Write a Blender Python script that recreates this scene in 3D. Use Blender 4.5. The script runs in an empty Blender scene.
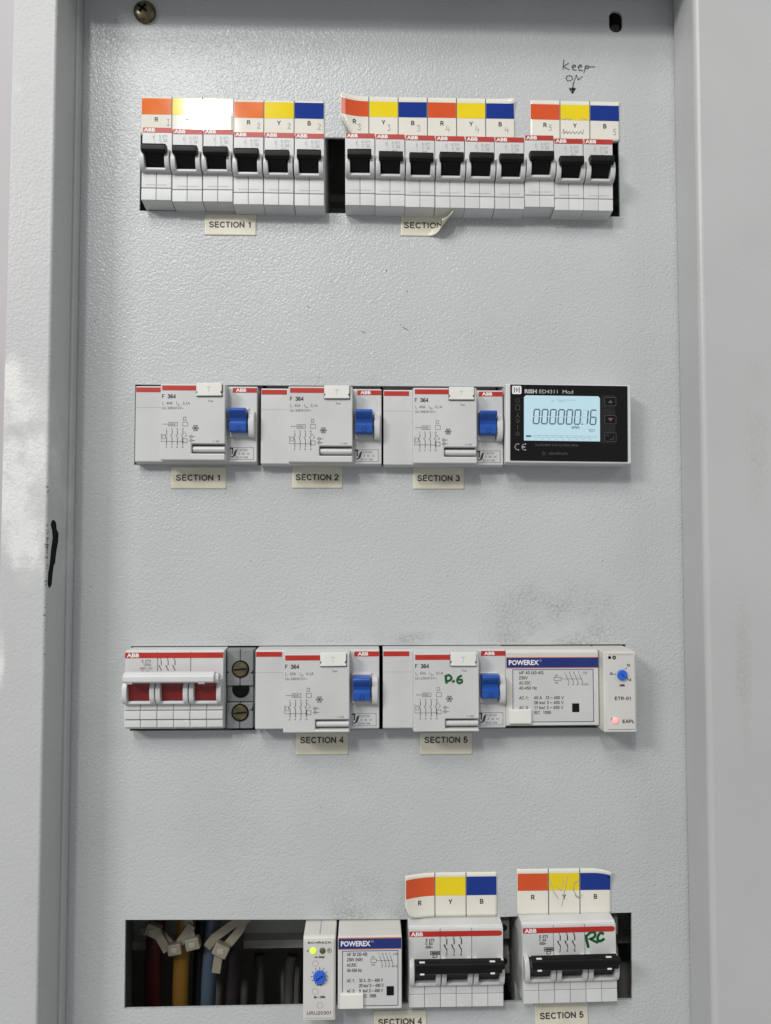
import bpy, bmesh, math, random
from mathutils import Vector, Matrix
random.seed(7)
MM = 0.001
sc = bpy.context.scene
COL = sc.collection

# ---------------------------------------------------------------- camera
D = 415.0
yaw, pit = math.radians(1.5), math.radians(2.36)
fw = Vector((math.sin(yaw)*math.cos(pit), math.cos(yaw)*math.cos(pit), math.sin(pit)))
rt = Vector((math.cos(yaw), -math.sin(yaw), 0)); up = rt.cross(fw)
cd = bpy.data.cameras.new('camera'); cam = bpy.data.objects.new('camera', cd); COL.objects.link(cam)
m = Matrix((rt, up, -fw)).transposed().to_4x4(); m.translation = Vector((0, -D*MM, 0))
cam.matrix_world = m
cd.sensor_fit = 'HORIZONTAL'; cd.sensor_width = 36.0; cd.lens = 711.0/771.0*36.0
cd.clip_start = 0.005; cd.clip_end = 50
sc.camera = cam
# ---------------------------------------------------------------- light: one ceiling lamp up behind the left shoulder, added soft fill, dim room around
w = bpy.data.worlds.new('World'); sc.world = w; w.use_nodes = True
bg = w.node_tree.nodes['Background']; bg.inputs[0].default_value = (0.97, 0.99, 1.0, 1); bg.inputs[1].default_value = 0.29
def area(name, loc, sx, sy, watt, aim):
    d = bpy.data.lights.new(name, 'AREA'); d.shape = 'RECTANGLE'; d.size = sx; d.size_y = sy; d.energy = watt; d.color = (1.0, 0.985, 0.96)
    o = bpy.data.objects.new(name, d); COL.objects.link(o); o.location = loc
    o.rotation_euler = (Vector(aim)-Vector(loc)).to_track_quat('-Z', 'Y').to_euler()
area('ceiling_lamp', (-0.545, -1.99, 1.50), 0.112, 0.18, 11, (0, 0, 0.0))          # bright tube behind the left shoulder
area('soft_fill', (-0.75, -1.85, 2.25), 1.3, 0.7, 26, (0, 0, 0.05))           # broad unseen fill lamp, added to soften the shadows
area('ceiling_lamp_left', (-1.65, -1.70, 1.25), 0.6, 0.4, 25, (0, 0, 0.0))               # next fittings along the ceiling, left and right
area('ceiling_lamp_right', (1.7, -1.25, 1.5), 0.8, 0.6, 6, (0, 0, 0.0))
sc.view_settings.view_transform = 'Standard'; sc.view_settings.look = 'None'
sc.view_settings.exposure = 0.20; sc.view_settings.gamma = 1.0
sc.render.resolution_x = 771; sc.render.resolution_y = 1024
sc.render.engine = 'CYCLES'

# ---------------------------------------------------------------- materials
def mat(name, col, rough=0.45, metal=0.0, bump=None, emit=None, coat=0.0, var=0.0, varscale=60, spec=0.5, ior=1.5):
    m = bpy.data.materials.new(name); m.use_nodes = True
    nt = m.node_tree; b = nt.nodes['Principled BSDF']
    b.inputs['Base Color'].default_value = (*col, 1); b.inputs['Roughness'].default_value = rough
    b.inputs['Metallic'].default_value = metal; b.inputs['Coat Weight'].default_value = coat
    b.inputs['Specular IOR Level'].default_value = spec
    if emit:
        b.inputs['Emission Color'].default_value = (*emit[0], 1); b.inputs['Emission Strength'].default_value = emit[1]
    tc = nt.nodes.new('ShaderNodeTexCoord')
    if var > 0:
        n = nt.nodes.new('ShaderNodeTexNoise'); n.inputs['Scale'].default_value = varscale; n.inputs['Detail'].default_value = 5
        n.noise_dimensions = '4D'; oi = nt.nodes.new('ShaderNodeObjectInfo'); om = nt.nodes.new('ShaderNodeMath'); om.operation = 'MULTIPLY'; om.inputs[1].default_value = 40
        nt.links.new(oi.outputs['Random'], om.inputs[0]); nt.links.new(om.outputs[0], n.inputs['W'])
        nt.links.new(tc.outputs['Object'], n.inputs['Vector'])
        r = nt.nodes.new('ShaderNodeMapRange'); r.inputs[1].default_value = 0.3; r.inputs[2].default_value = 0.7
        r.inputs[3].default_value = 1-var; r.inputs[4].default_value = 1+var*0.4
        nt.links.new(n.outputs['Fac'], r.inputs[0])
        mx = nt.nodes.new('ShaderNodeMix'); mx.data_type = 'RGBA'; mx.blend_type = 'MULTIPLY'; mx.inputs[0].default_value = 1
        mx.inputs[6].default_value = (*col, 1); nt.links.new(r.outputs[0], mx.inputs[7])
        nt.links.new(mx.outputs[2], b.inputs['Base Color'])
        r2 = nt.nodes.new('ShaderNodeMapRange'); r2.inputs[3].default_value = rough*0.85; r2.inputs[4].default_value = min(1, rough*1.2)
        nt.links.new(n.outputs['Fac'], r2.inputs[0]); nt.links.new(r2.outputs[0], b.inputs['Roughness'])
    if bump:
        n = nt.nodes.new('ShaderNodeTexNoise'); n.inputs['Scale'].default_value = bump[0]; n.inputs['Detail'].default_value = bump[3] if len(bump) > 3 else 2
        nt.links.new(tc.outputs['Object'], n.inputs['Vector'])
        bp = nt.nodes.new('ShaderNodeBump'); bp.inputs['Strength'].default_value = bump[1]; bp.inputs['Distance'].default_value = bump[2]
        nt.links.new(n.outputs['Fac'], bp.inputs['Height']); nt.links.new(bp.outputs[0], b.inputs['Normal'])
    return m

def powder_coat(name, col, rough, dist, scale=330, blobs=(), blobcol=(0.17, 0.172, 0.175), bstr=1.0, spec=0.36, speck=(0.36, 0.64)):
    """textured powder coating: orange-peel wrinkles, faint cloudy colour drift, optional soot or paint blobs (x,z,sx,sz,strength) in mm"""
    m = bpy.data.materials.new(name); m.use_nodes = True
    nt = m.node_tree; L = nt.links.new; N = nt.nodes.new; b = nt.nodes['Principled BSDF']
    tc = N('ShaderNodeTexCoord')
    # relief
    w0 = N('ShaderNodeTexNoise'); w0.inputs['Scale'].default_value = scale*0.6; w0.inputs['Detail'].default_value = 1
    L(tc.outputs['Object'], w0.inputs['Vector'])
    wv = N('ShaderNodeVectorMath'); wv.operation = 'SCALE'; wv.inputs['Scale'].default_value = 0.0022
    L(w0.outputs['Color'], wv.inputs[0])
    ad = N('ShaderNodeVectorMath'); ad.operation = 'ADD'; L(tc.outputs['Object'], ad.inputs[0]); L(wv.outputs[0], ad.inputs[1])
    n1 = N('ShaderNodeTexNoise'); n1.inputs['Scale'].default_value = scale; n1.inputs['Detail'].default_value = 2.0; n1.inputs['Roughness'].default_value = 0.45
    L(ad.outputs[0], n1.inputs['Vector'])
    v1 = N('ShaderNodeTexVoronoi'); v1.feature = 'SMOOTH_F1'; v1.inputs['Scale'].default_value = scale*0.95; v1.inputs['Smoothness'].default_value = 0.6
    L(ad.outputs[0], v1.inputs['Vector'])
    mh = N('ShaderNodeMath'); mh.operation = 'SUBTRACT'; L(n1.outputs['Fac'], mh.inputs[0])
    mv = N('ShaderNodeMath'); mv.operation = 'MULTIPLY'; mv.inputs[1].default_value = 0.45; L(v1.outputs['Distance'], mv.inputs[0]); L(mv.outputs[0], mh.inputs[1])
    bp = N('ShaderNodeBump'); bp.inputs['Strength'].default_value = bstr; bp.inputs['Distance'].default_value = dist
    L(mh.outputs[0], bp.inputs['Height']); L(bp.outputs[0], b.inputs['Normal'])
    # colour drift
    n2 = N('ShaderNodeTexNoise'); n2.inputs['Scale'].default_value = 14; n2.inputs['Detail'].default_value = 6
    L(tc.outputs['Object'], n2.inputs['Vector'])
    r = N('ShaderNodeMapRange'); r.inputs[1].default_value = 0.3; r.inputs[2].default_value = 0.7; r.inputs[3].default_value = 0.95; r.inputs[4].default_value = 1.03
    L(n2.outputs['Fac'], r.inputs[0])
    mx = N('ShaderNodeMix'); mx.data_type = 'RGBA'; mx.blend_type = 'MULTIPLY'; mx.inputs[0].default_value = 1
    mx.inputs[6].default_value = (*col, 1); L(r.outputs[0], mx.inputs[7])
    last = mx.outputs[2]
    n5 = N('ShaderNodeTexNoise'); n5.inputs['Scale'].default_value = 22; n5.inputs['Detail'].default_value = 3; L(tc.outputs['Object'], n5.inputs['Vector'])
    r5 = N('ShaderNodeMapRange'); r5.inputs[1].default_value = 0.3; r5.inputs[2].default_value = 0.7; r5.inputs[3].default_value = 0.6*bstr; r5.inputs[4].default_value = 1.0*bstr
    L(n5.outputs['Fac'], r5.inputs[0]); L(r5.outputs[0], bp.inputs['Strength'])
    n3 = N('ShaderNodeTexNoise'); n3.inputs['Scale'].default_value = 45; n3.inputs['Detail'].default_value = 5
    L(tc.outputs['Object'], n3.inputs['Vector'])
    n4 = N('ShaderNodeTexNoise'); n4.inputs['Scale'].default_value = 650; n4.inputs['Detail'].default_value = 4
    L(tc.outputs['Object'], n4.inputs['Vector'])
    nn = N('ShaderNodeMath'); nn.operation = 'MULTIPLY'; n3r = N('ShaderNodeMapRange'); n3r.inputs[1].default_value = 0.36; n3r.inputs[2].default_value = 0.66; L(n3.outputs['Fac'], n3r.inputs[0]); L(n3r.outputs[0], nn.inputs[0])
    sp = N('ShaderNodeMapRange'); sp.inputs[1].default_value, sp.inputs[2].default_value = speck; L(n4.outputs['Fac'], sp.inputs[0]); L(sp.outputs[0], nn.inputs[1])
    for (bx, bz, sx, sz, st) in blobs:
        s = N('ShaderNodeVectorMath'); s.operation = 'SUBTRACT'; s.inputs[1].default_value = (bx*MM, 0, bz*MM); L(tc.outputs['Object'], s.inputs[0])
        q = N('ShaderNodeVectorMath'); q.operation = 'MULTIPLY'; q.inputs[1].default_value = (1/(sx*MM), 0, 1/(sz*MM)); L(s.outputs[0], q.inputs[0])
        ln = N('ShaderNodeVectorMath'); ln.operation = 'LENGTH'; L(q.outputs[0], ln.inputs[0])
        fr = N('ShaderNodeMapRange'); fr.interpolation_type = 'SMOOTHSTEP'
        fr.inputs[1].default_value = 0.15; fr.inputs[2].default_value = 1.0; fr.inputs[3].default_value = st*4; fr.inputs[4].default_value = 0
        L(ln.outputs['Value'], fr.inputs[0])
        mu = N('ShaderNodeMath'); mu.operation = 'MULTIPLY'; mu.use_clamp = True; L(fr.outputs[0], mu.inputs[0]); L(nn.outputs[0], mu.inputs[1])
        mm_ = N('ShaderNodeMix'); mm_.data_type = 'RGBA'; L(mu.outputs[0], mm_.inputs[0]); L(last, mm_.inputs[6]); mm_.inputs[7].default_value = (*blobcol, 1)
        last = mm_.outputs[2]
    L(last, b.inputs['Base Color'])
    b.inputs['Roughness'].default_value = rough; b.inputs['Specular IOR Level'].default_value = spec
    return m

M = {}
M['panel'] = powder_coat('panel_paint', (0.486, 0.503, 0.508), 0.27, 0.00037, 720,
    blobs=[(112, -44, 58, 32, 0.15), (112, -56, 46, 11, 0.22), (30, -57, 34, 6, 0.12), (0, -206, 40, 22, 0.12), (4, -211, 34, 8, 0.16), (60, -205, 40, 9, 0.12), (-20, 95, 120, 5, 0.06), (90, 190, 70, 8, 0.14), (10, -56, 150, 5, 0.08)])
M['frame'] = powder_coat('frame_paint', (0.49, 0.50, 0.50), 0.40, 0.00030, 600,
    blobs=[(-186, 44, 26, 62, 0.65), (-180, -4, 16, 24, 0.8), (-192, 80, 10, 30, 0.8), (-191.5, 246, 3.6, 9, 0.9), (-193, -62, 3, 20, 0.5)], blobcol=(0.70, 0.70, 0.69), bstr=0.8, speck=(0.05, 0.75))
M['frame_right'] = powder_coat('door_frame_paint', (0.455, 0.46, 0.46), 0.34, 0.00013, 560, bstr=0.6,
    blobs=[(205, -70, 6, 60, 0.25), (215, 60, 10, 60, 0.15)], blobcol=(0.36, 0.35, 0.33))
M['wallpaint'] = mat('wall_paint', (0.50, 0.48, 0.50), 0.7, var=0.1, varscale=8)
M['metal_in'] = mat('inner_plate', (0.36, 0.35, 0.33), 0.5, var=0.25, varscale=20)
M['rail'] = mat('rail_steel', (0.50, 0.49, 0.46), 0.5, metal=0.2, var=0.15, varscale=50)
M['abs'] = mat('breaker_plastic', (0.61, 0.615, 0.61), 0.38, var=0.09, varscale=45)
M['abs_guard'] = mat('guard_plastic', (0.58, 0.585, 0.58), 0.32, var=0.06, varscale=80)
M['abs_rcd'] = mat('rcd_plastic', (0.555, 0.56, 0.555), 0.40, var=0.09, varscale=35)
M['cream_abs'] = mat('cream_plastic', (0.60, 0.59, 0.555), 0.42, var=0.09, varscale=40)
M['tab'] = mat('tab_plastic', (0.72, 0.71, 0.67), 0.4, var=0.05, varscale=90)
M['red'] = mat('red_print', (0.45, 0.024, 0.015), 0.4, var=0.12, varscale=120)
M['white'] = mat('white_print', (0.78, 0.78, 0.77), 0.5)
M['ink'] = mat('black_print', (0.025, 0.025, 0.028), 0.5)
M['greyink'] = mat('grey_print', (0.33, 0.33, 0.34), 0.5)
M['midink'] = mat('dark_grey_print', (0.14, 0.14, 0.15), 0.5)
M['diagink'] = mat('diagram_print', (0.20, 0.20, 0.205), 0.5, var=0.5, varscale=90)
M['symink'] = mat('symbol_print', (0.07, 0.07, 0.075), 0.5, var=0.5, varscale=90)
M['pencil'] = mat('pencil', (0.17, 0.17, 0.175), 0.45, var=0.5, varscale=700)
M['pencil_light'] = mat('pencil_light', (0.42, 0.41, 0.40), 0.5, var=0.3, varscale=700)
M['green_marker'] = mat('green_marker', (0.004, 0.095, 0.018), 0.4, var=0.3, varscale=300)
M['black'] = mat('black_toggle', (0.005, 0.005, 0.006), 0.45, var=0.2, varscale=100, spec=0.2)
M['blue'] = mat('blue_toggle', (0.010, 0.075, 0.36), 0.34, var=0.15, varscale=100)
M['darkred'] = mat('red_toggle', (0.22, 0.012, 0.012), 0.35, var=0.15, varscale=100)
M['grey_block'] = mat('grey_terminal', (0.20, 0.205, 0.21), 0.5, var=0.1, varscale=60)
M['brass'] = mat('brass_screw', (0.17, 0.15, 0.085), 0.45, metal=0.85, var=0.5, varscale=250)
M['old_brass'] = mat('blackened_screw', (0.19, 0.165, 0.10), 0.28, metal=0.85, var=0.6, varscale=260)
M['dark'] = mat('dark_recess', (0.006, 0.006, 0.006), 0.7, spec=0.1)
M['clip_grey'] = mat('clip_grey', (0.16, 0.145, 0.13), 0.5, var=0.2, varscale=80)
M['paper'] = mat('sticker_paper', (0.72, 0.70, 0.62), 0.075, var=0.05, varscale=60)
M['tape'] = mat('section_tape', (0.68, 0.65, 0.53), 0.3, var=0.08, varscale=70)
M['p_red'] = mat('sticker_red', (0.64, 0.085, 0.020), 0.075, var=0.08, varscale=70)
M['p_red_glare'] = mat('sticker_red_glare', (0.74, 0.16, 0.022), 0.075, var=0.12, varscale=90)  # the sticker red lightened to orange, lamp glare put into the colour
M['p_yel'] = mat('sticker_yellow', (0.78, 0.60, 0.010), 0.075, var=0.06, varscale=70)
M['p_blu'] = mat('sticker_blue', (0.004, 0.030, 0.235), 0.075, var=0.1, varscale=70)
M['meter_face'] = mat('meter_black', (0.006, 0.006, 0.007), 0.25, spec=0.25)
M['dimink'] = mat('dim_print', (0.085, 0.08, 0.082), 0.5)
M['faceink'] = mat('face_print', (0.45, 0.45, 0.46), 0.5)
M['lcd'] = mat('lcd_backlight', (0.30, 0.40, 0.44), 0.25, emit=((0.52, 0.78, 0.90), 0.36))
M['lcdseg'] = mat('lcd_segment', (0.07, 0.105, 0.15), 0.4)
M['lcdfaint'] = mat('lcd_segment_faint', (0.25, 0.32, 0.38), 0.4, emit=((0.5, 0.66, 0.74), 0.2))
M['lcdghost'] = mat('lcd_unlit', (0.28, 0.38, 0.42), 0.3, emit=((0.52, 0.78, 0.90), 0.31))
M['pink'] = mat('pink_print', (0.20, 0.07, 0.15), 0.5)
M['p_bluelabel'] = mat('blue_label', (0.009, 0.026, 0.17), 0.4, var=0.1, varscale=90)
M['orangeline'] = mat('orange_line', (0.55, 0.14, 0.06), 0.4)
M['knob'] = mat('blue_knob', (0.02, 0.12, 0.62), 0.3)
M['led_g'] = mat('led_green', (0.4, 0.7, 0.05), 0.3, emit=((0.55, 0.9, 0.02), 0.9))
M['led_off'] = mat('led_off', (0.10, 0.075, 0.03), 0.3)
M['led_r'] = mat('led_red', (0.9, 0.3, 0.28), 0.3, emit=((1.0, 0.28, 0.25), 0.75))
M['c_red'] = mat('cable_red', (0.06, 0.010, 0.011), 0.45)
M['c_yel'] = mat('cable_yellow', (0.26, 0.135, 0.022), 0.45)
M['c_blu'] = mat('cable_blue', (0.055, 0.085, 0.115), 0.45)
M['c_blk'] = mat('cable_black', (0.02, 0.018, 0.018), 0.45)
M['c_gry'] = mat('cable_grey', (0.10, 0.10, 0.10), 0.45)
M['tie_slot'] = mat('tie_slot', (0.36, 0.34, 0.28), 0.4)
M['tie'] = mat('tie_nylon', (0.27, 0.245, 0.185), 0.4)

# ---------------------------------------------------------------- mesh builder, all in millimetres
_font = {}
def _text_mesh(s, bold):
    k = (s, bold)
    if k not in _font:
        cu = bpy.data.curves.new('t', 'FONT'); cu.body = s; cu.size = 1.0; cu.resolution_u = 2; cu.offset = bold; cu.fill_mode = 'FRONT'
        o = bpy.data.objects.new('t', cu)
        me = bpy.data.meshes.new_from_object(o)
        _font[k] = ([tuple(v.co) for v in me.vertices], [tuple(p.vertices) for p in me.polygons])
        bpy.data.meshes.remove(me); bpy.data.objects.remove(o); bpy.data.curves.remove(cu)
    return _font[k]
CAP = max(v[1] for v in _text_mesh('H', 0)[0])

def _sm(pts, n=5):
    out = []
    for i in range(len(pts)-1):
        p0, p1, p2, p3 = pts[max(i-1, 0)], pts[i], pts[i+1], pts[min(i+2, len(pts)-1)]
        for k in range(n):
            u = k/n
            out.append(tuple(0.5*(2*p1[j]+(p2[j]-p0[j])*u+(2*p0[j]-5*p1[j]+4*p2[j]-p3[j])*u*u+(3*p1[j]-p0[j]-3*p2[j]+p3[j])*u**3) for j in (0, 1)))
    return out+[pts[-1]]
def _el(cx, cy, rx, ry, a0, a1, n=22):
    return [(cx+rx*math.cos(math.radians(a0+(a1-a0)*i/n)), cy+ry*math.sin(math.radians(a0+(a1-a0)*i/n))) for i in range(n+1)]
GLYPH = {  # plain grotesque capitals as strokes: (advance, strokes), cap height 1
 'S': (.80, [_sm([(.66,.72),(.57,.88),(.38,.935),(.18,.87),(.11,.73),(.19,.59),(.40,.51),(.60,.42),(.68,.27),(.60,.12),(.38,.065),(.16,.12),(.07,.30)])]),
 'E': (.78, [[(.13,0),(.13,1)],[(.13,.935),(.69,.935)],[(.13,.52),(.65,.52)],[(.13,.065),(.71,.065)]]),
 'C': (.86, [_el(.45,.5,.36,.435,38,322)]), 'T': (.72, [[(.36,0),(.36,.94)],[(.02,.935),(.70,.935)]]), 'I': (.34, [[(.17,0),(.17,1)]]),
 'O': (.92, [_el(.46,.5,.38,.435,0,360,28)]), 'N': (.86, [[(.13,0),(.13,1)],[(.13,.93),(.72,.07)],[(.72,0),(.72,1)]]),
 '1': (.62, [[(.14,.72),(.30,.84),(.37,1.0)],[(.37,0),(.37,1)]]), '2': (.66, [_sm([(.09,.70),(.16,.87),(.33,.94),(.51,.87),(.56,.70),(.46,.52),(.25,.30),(.09,.07)])+[(.60,.065)]]),
 '3': (.66, [_sm([(.09,.74),(.18,.90),(.33,.94),(.50,.86),(.53,.72),(.44,.57),(.28,.53)]), _sm([(.28,.53),(.50,.46),(.58,.29),(.50,.12),(.32,.06),(.15,.12),(.07,.27)])]),
 '4': (.68, [[(.47,0),(.47,.98),(.07,.32),(.62,.28)]]), '5': (.66, [[(.55,.935),(.19,.935),(.12,.50)]+_sm([(.12,.50),(.33,.60),(.52,.50),(.58,.32),(.50,.13),(.32,.06),(.15,.12),(.07,.26)])]),
 'R': (.84, [[(.13,0),(.13,1)],[(.13,.935),(.45,.935)]+_el(.48,.70,.21,.235,80,-80,8)+[(.13,.465)],[(.42,.465),(.74,0)]]),
 'Y': (.78, [[(.04,1),(.39,.45),(.74,1)],[(.39,.45),(.39,0)]]),
 'B': (.82, [[(.13,0),(.13,1)],[(.13,.935),(.42,.935)]+_el(.44,.725,.20,.21,80,-80,8)+[(.13,.515)],[(.13,.515),(.46,.515)]+_el(.47,.29,.24,.225,80,-80,8)+[(.13,.065)]]),
 'U': (.86, [[(.13,1),(.13,.36)]+_el(.43,.36,.30,.295,180,360,12)+[(.73,1)]]), '0': (.66, [_el(.33,.5,.25,.435,0,360,24)]),
 'A': (.80, [[(.03,0),(.40,.97),(.77,0)],[(.17,.33),(.63,.33)]]), 'P': (.78, [[(.13,0),(.13,1)],[(.13,.935),(.45,.935)]+_el(.46,.69,.22,.245,80,-80,8)+[(.13,.445)]]),
 'L': (.66, [[(.13,1),(.13,0)],[(.13,.065),(.63,.065)]]), 'F': (.72, [[(.13,0),(.13,1)],[(.13,.935),(.68,.935)],[(.13,.5),(.60,.5)]]), 'H': (.86, [[(.13,0),(.13,1)],[(.73,0),(.73,1)],[(.13,.52),(.73,.52)]]),
 'M': (.98, [[(.13,0),(.13,.95),(.49,.12),(.85,.95),(.85,0)]]), 'K': (.82, [[(.13,0),(.13,1)],[(.70,1),(.15,.38)],[(.34,.58),(.76,0)]]), 'D': (.86, [[(.13,0),(.13,1)],[(.13,.935),(.40,.935)]+_el(.40,.5,.35,.435,85,-85,12)+[(.13,.065)]]),
 'V': (.80, [[(.03,1),(.40,.03),(.77,1)]]), 'W': (1.1, [[(.03,1),(.29,.04),(.55,.95),(.81,.04),(1.07,1)]]), 'X': (.78, [[(.04,1),(.74,0)],[(.74,1),(.04,0)]]),
 '6': (.66, [_sm([(.55,.76),(.46,.90),(.30,.93),(.15,.80),(.09,.55),(.10,.30),(.18,.12),(.33,.06),(.50,.12),(.57,.30),(.50,.48),(.34,.55),(.18,.48),(.10,.32)])]),
 '7': (.66, [[(.07,.935),(.58,.935),(.36,.5),(.26,0)]]), '8': (.66, [_el(.33,.73,.20,.205,0,360,16), _el(.33,.29,.245,.23,0,360,18)]), '9': (.66, [_sm([(.11,.22),(.20,.09),(.35,.07),(.50,.20),(.56,.45),(.55,.70),(.47,.87),(.32,.94),(.15,.87),(.09,.70),(.16,.52),(.32,.45),(.48,.52),(.55,.66)])]),
 '-': (.42, [[(.05,.40),(.37,.40)]]), ':': (.34, [[(.17,0),(.17,.14)],[(.17,.55),(.17,.69)]]), '.': (.34, [[(.17,0),(.17,.15)]]), '/': (.42, [[(.02,-.02),(.40,1)]]), '(': (.40, [_sm([(.36,1.05),(.16,.7),(.16,.2),(.36,-.15)],3)]), ')': (.40, [_sm([(.04,1.05),(.24,.7),(.24,.2),(.04,-.15)],3)]),
 '~': (.68, [_sm([(.06,.36),(.20,.50),(.34,.42),(.48,.34),(.62,.48)],4)]), 'k': (.60, [[(.10,0),(.10,1)],[(.50,.70),(.12,.30)],[(.26,.45),(.54,0)]]), 'w': (.86, [[(.02,.70),(.22,.04),(.42,.66),(.62,.04),(.82,.70)]]), 'z': (.58, [[(.06,.64),(.50,.64),(.06,.06),(.54,.06)]]),
 ' ': (.36, [])}
class MB:
    def __init__(s): s.v = []; s.f = []
    def add(s, v, f):
        n = len(s.v); s.v += [tuple(a) for a in v]; s.f += [tuple(i+n for i in q) for q in f]; return s
    def box(s, x0, x1, y0, y1, z0, z1):
        return s.add([(x0,y0,z0),(x1,y0,z0),(x1,y1,z0),(x0,y1,z0),(x0,y0,z1),(x1,y0,z1),(x1,y1,z1),(x0,y1,z1)],
                     [(0,1,5,4),(1,2,6,5),(2,3,7,6),(3,0,4,7),(4,5,6,7),(3,2,1,0)])
    def px(s, prof, x0, x1):
        n = len(prof); v = [(x0,a,b) for a,b in prof]+[(x1,a,b) for a,b in prof]
        f = [(i,(i+1)%n,n+(i+1)%n,n+i) for i in range(n)]+[tuple(range(n-1,-1,-1)), tuple(range(n,2*n))]
        return s.add(v, f)
    def py(s, prof, y0, y1):
        n = len(prof); v = [(a,y0,b) for a,b in prof]+[(a,y1,b) for a,b in prof]
        f = [(i,(i+1)%n,n+(i+1)%n,n+i) for i in range(n)]+[tuple(range(n-1,-1,-1)), tuple(range(n,2*n))]
        return s.add(v, f)
    def disc(s, cx, cz, r, y0, y1, n=24, dome=0.0):
        ring = lambda rr, y: [(cx+rr*math.cos(2*math.pi*i/n), y, cz+rr*math.sin(2*math.pi*i/n)) for i in range(n)]
        if not dome: return s.py([(a, c) for a, b, c in ring(r, 0)], y0, y1)
        rings = [ring(r, y1), ring(r, y0)]
        for k in range(1, 5):
            a = k/5*math.pi/2; rings.append(ring(r*math.cos(a), y0-dome*math.sin(a)))
        v = sum(rings, []); f = []
        for k in range(len(rings)-1):
            for i in range(n): f.append((k*n+i, k*n+(i+1)%n, (k+1)*n+(i+1)%n, (k+1)*n+i))
        f.append(tuple(range((len(rings)-1)*n, len(rings)*n)))
        return s.add(v, f)
    def tube(s, pts, r, n=12):
        pts = [Vector(p) for p in pts]; v = []; f = []
        for i, p in enumerate(pts):
            t = (pts[min(i+1, len(pts)-1)]-pts[max(i-1, 0)]).normalized()
            a = t.cross(Vector((0, 1, 0.01))).normalized(); b = t.cross(a)
            rr = r[i] if isinstance(r, (list, tuple)) else r
            v += [tuple(p+a*rr*math.cos(2*math.pi*k/n)+b*rr*math.sin(2*math.pi*k/n)) for k in range(n)]
        for i in range(len(pts)-1):
            for k in range(n): f.append((i*n+k, i*n+(k+1)%n, (i+1)*n+(k+1)%n, (i+1)*n+k))
        f += [tuple(range(n-1,-1,-1)), tuple(range((len(pts)-1)*n, len(pts)*n))]
        return s.add(v, f)
    def strap(s, pts, wd, th):
        """flat strap through 3D points, width wd across the view"""
        pts = [Vector(p) for p in pts]; v = []; f = []
        for i, p in enumerate(pts):
            t = (pts[min(i+1, len(pts)-1)]-pts[max(i-1, 0)]).normalized()
            a = t.cross(Vector((0, 1, 0))).normalized()*wd/2; b = Vector((0, th/2, 0))
            v += [tuple(p-a-b), tuple(p+a-b), tuple(p+a+b), tuple(p-a+b)]
        for i in range(len(pts)-1):
            for k in range(4): f.append((i*4+k, i*4+(k+1)%4, i*4+4+(k+1)%4, i*4+4+k))
        n = len(pts)-1; f += [(3,2,1,0), (n*4, n*4+1, n*4+2, n*4+3)]
        return s.add(v, f)
    def line(s, pts, wd, y):
        for (a, b) in zip(pts[:-1], pts[1:]):
            dx, dz = b[0]-a[0], b[1]-a[1]; l = math.hypot(dx, dz) or 1e-6
            nx, nz = -dz/l*wd/2, dx/l*wd/2; ex, ez = dx/l*wd*0.3, dz/l*wd*0.3
            s.add([(a[0]-ex-nx, y, a[1]-ez-nz), (b[0]+ex-nx, y, b[1]+ez-nz), (b[0]+ex+nx, y, b[1]+ez+nz), (a[0]-ex+nx, y, a[1]-ez+nz)], [(0,1,2,3)])
        return s
    def path(s, pts, wd, y):
        # mitred stroke: one strip, no overlaps
        n = len(pts); L_, R_ = [], []
        for i in range(n):
            a = pts[max(i-1, 0)]; b = pts[min(i+1, n-1)]
            if i in (0, n-1): d = Vector((b[0]-a[0], b[1]-a[1])).normalized(); k = 1
            else:
                d1 = Vector((pts[i][0]-a[0], pts[i][1]-a[1])).normalized(); d2 = Vector((b[0]-pts[i][0], b[1]-pts[i][1])).normalized()
                d = (d1+d2).normalized(); k = min(2.2, 1/max(0.3, d.dot(d1)))
            nx, nz = -d.y*wd/2*k, d.x*wd/2*k
            L_.append((pts[i][0]+nx, y, pts[i][1]+nz)); R_.append((pts[i][0]-nx, y, pts[i][1]-nz))
        return s.add(L_+R_, [(n+i, n+i+1, i+1, i) for i in range(n-1)])
    def caps(s, t, x, z, h, y, al='C', wt=0.15, fit=None, track=0.06, kw=1.0):
        adv = sum(GLYPH[c][0]+track for c in t)-track
        kx = h*kw if fit is None else fit/adv
        cx = x-{'L': 0, 'C': adv*kx/2, 'R': adv*kx}[al]
        for c in t:
            for j, st in enumerate(GLYPH[c][1]): s.path([(cx+a*kx, z+b*h) for a, b in st], wt*h, y-0.006*j)
            cx += (GLYPH[c][0]+track)*kx
        return s
    def rect_line(s, x0, x1, z0, z1, wd, y):
        return s.line([(x0,z0),(x1,z0)], wd, y).line([(x0,z1),(x1,z1)], wd, y).line([(x0,z0),(x0,z1)], wd, y).line([(x1,z0),(x1,z1)], wd, y)
    def circ_line(s, cx, cz, r, wd, y, n=14, a0=0, a1=360):
        pts = [(cx+r*math.cos(math.radians(a0+(a1-a0)*i/n)), cz+r*math.sin(math.radians(a0+(a1-a0)*i/n))) for i in range(n+1)]
        return s.line(pts, wd, y)
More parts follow.
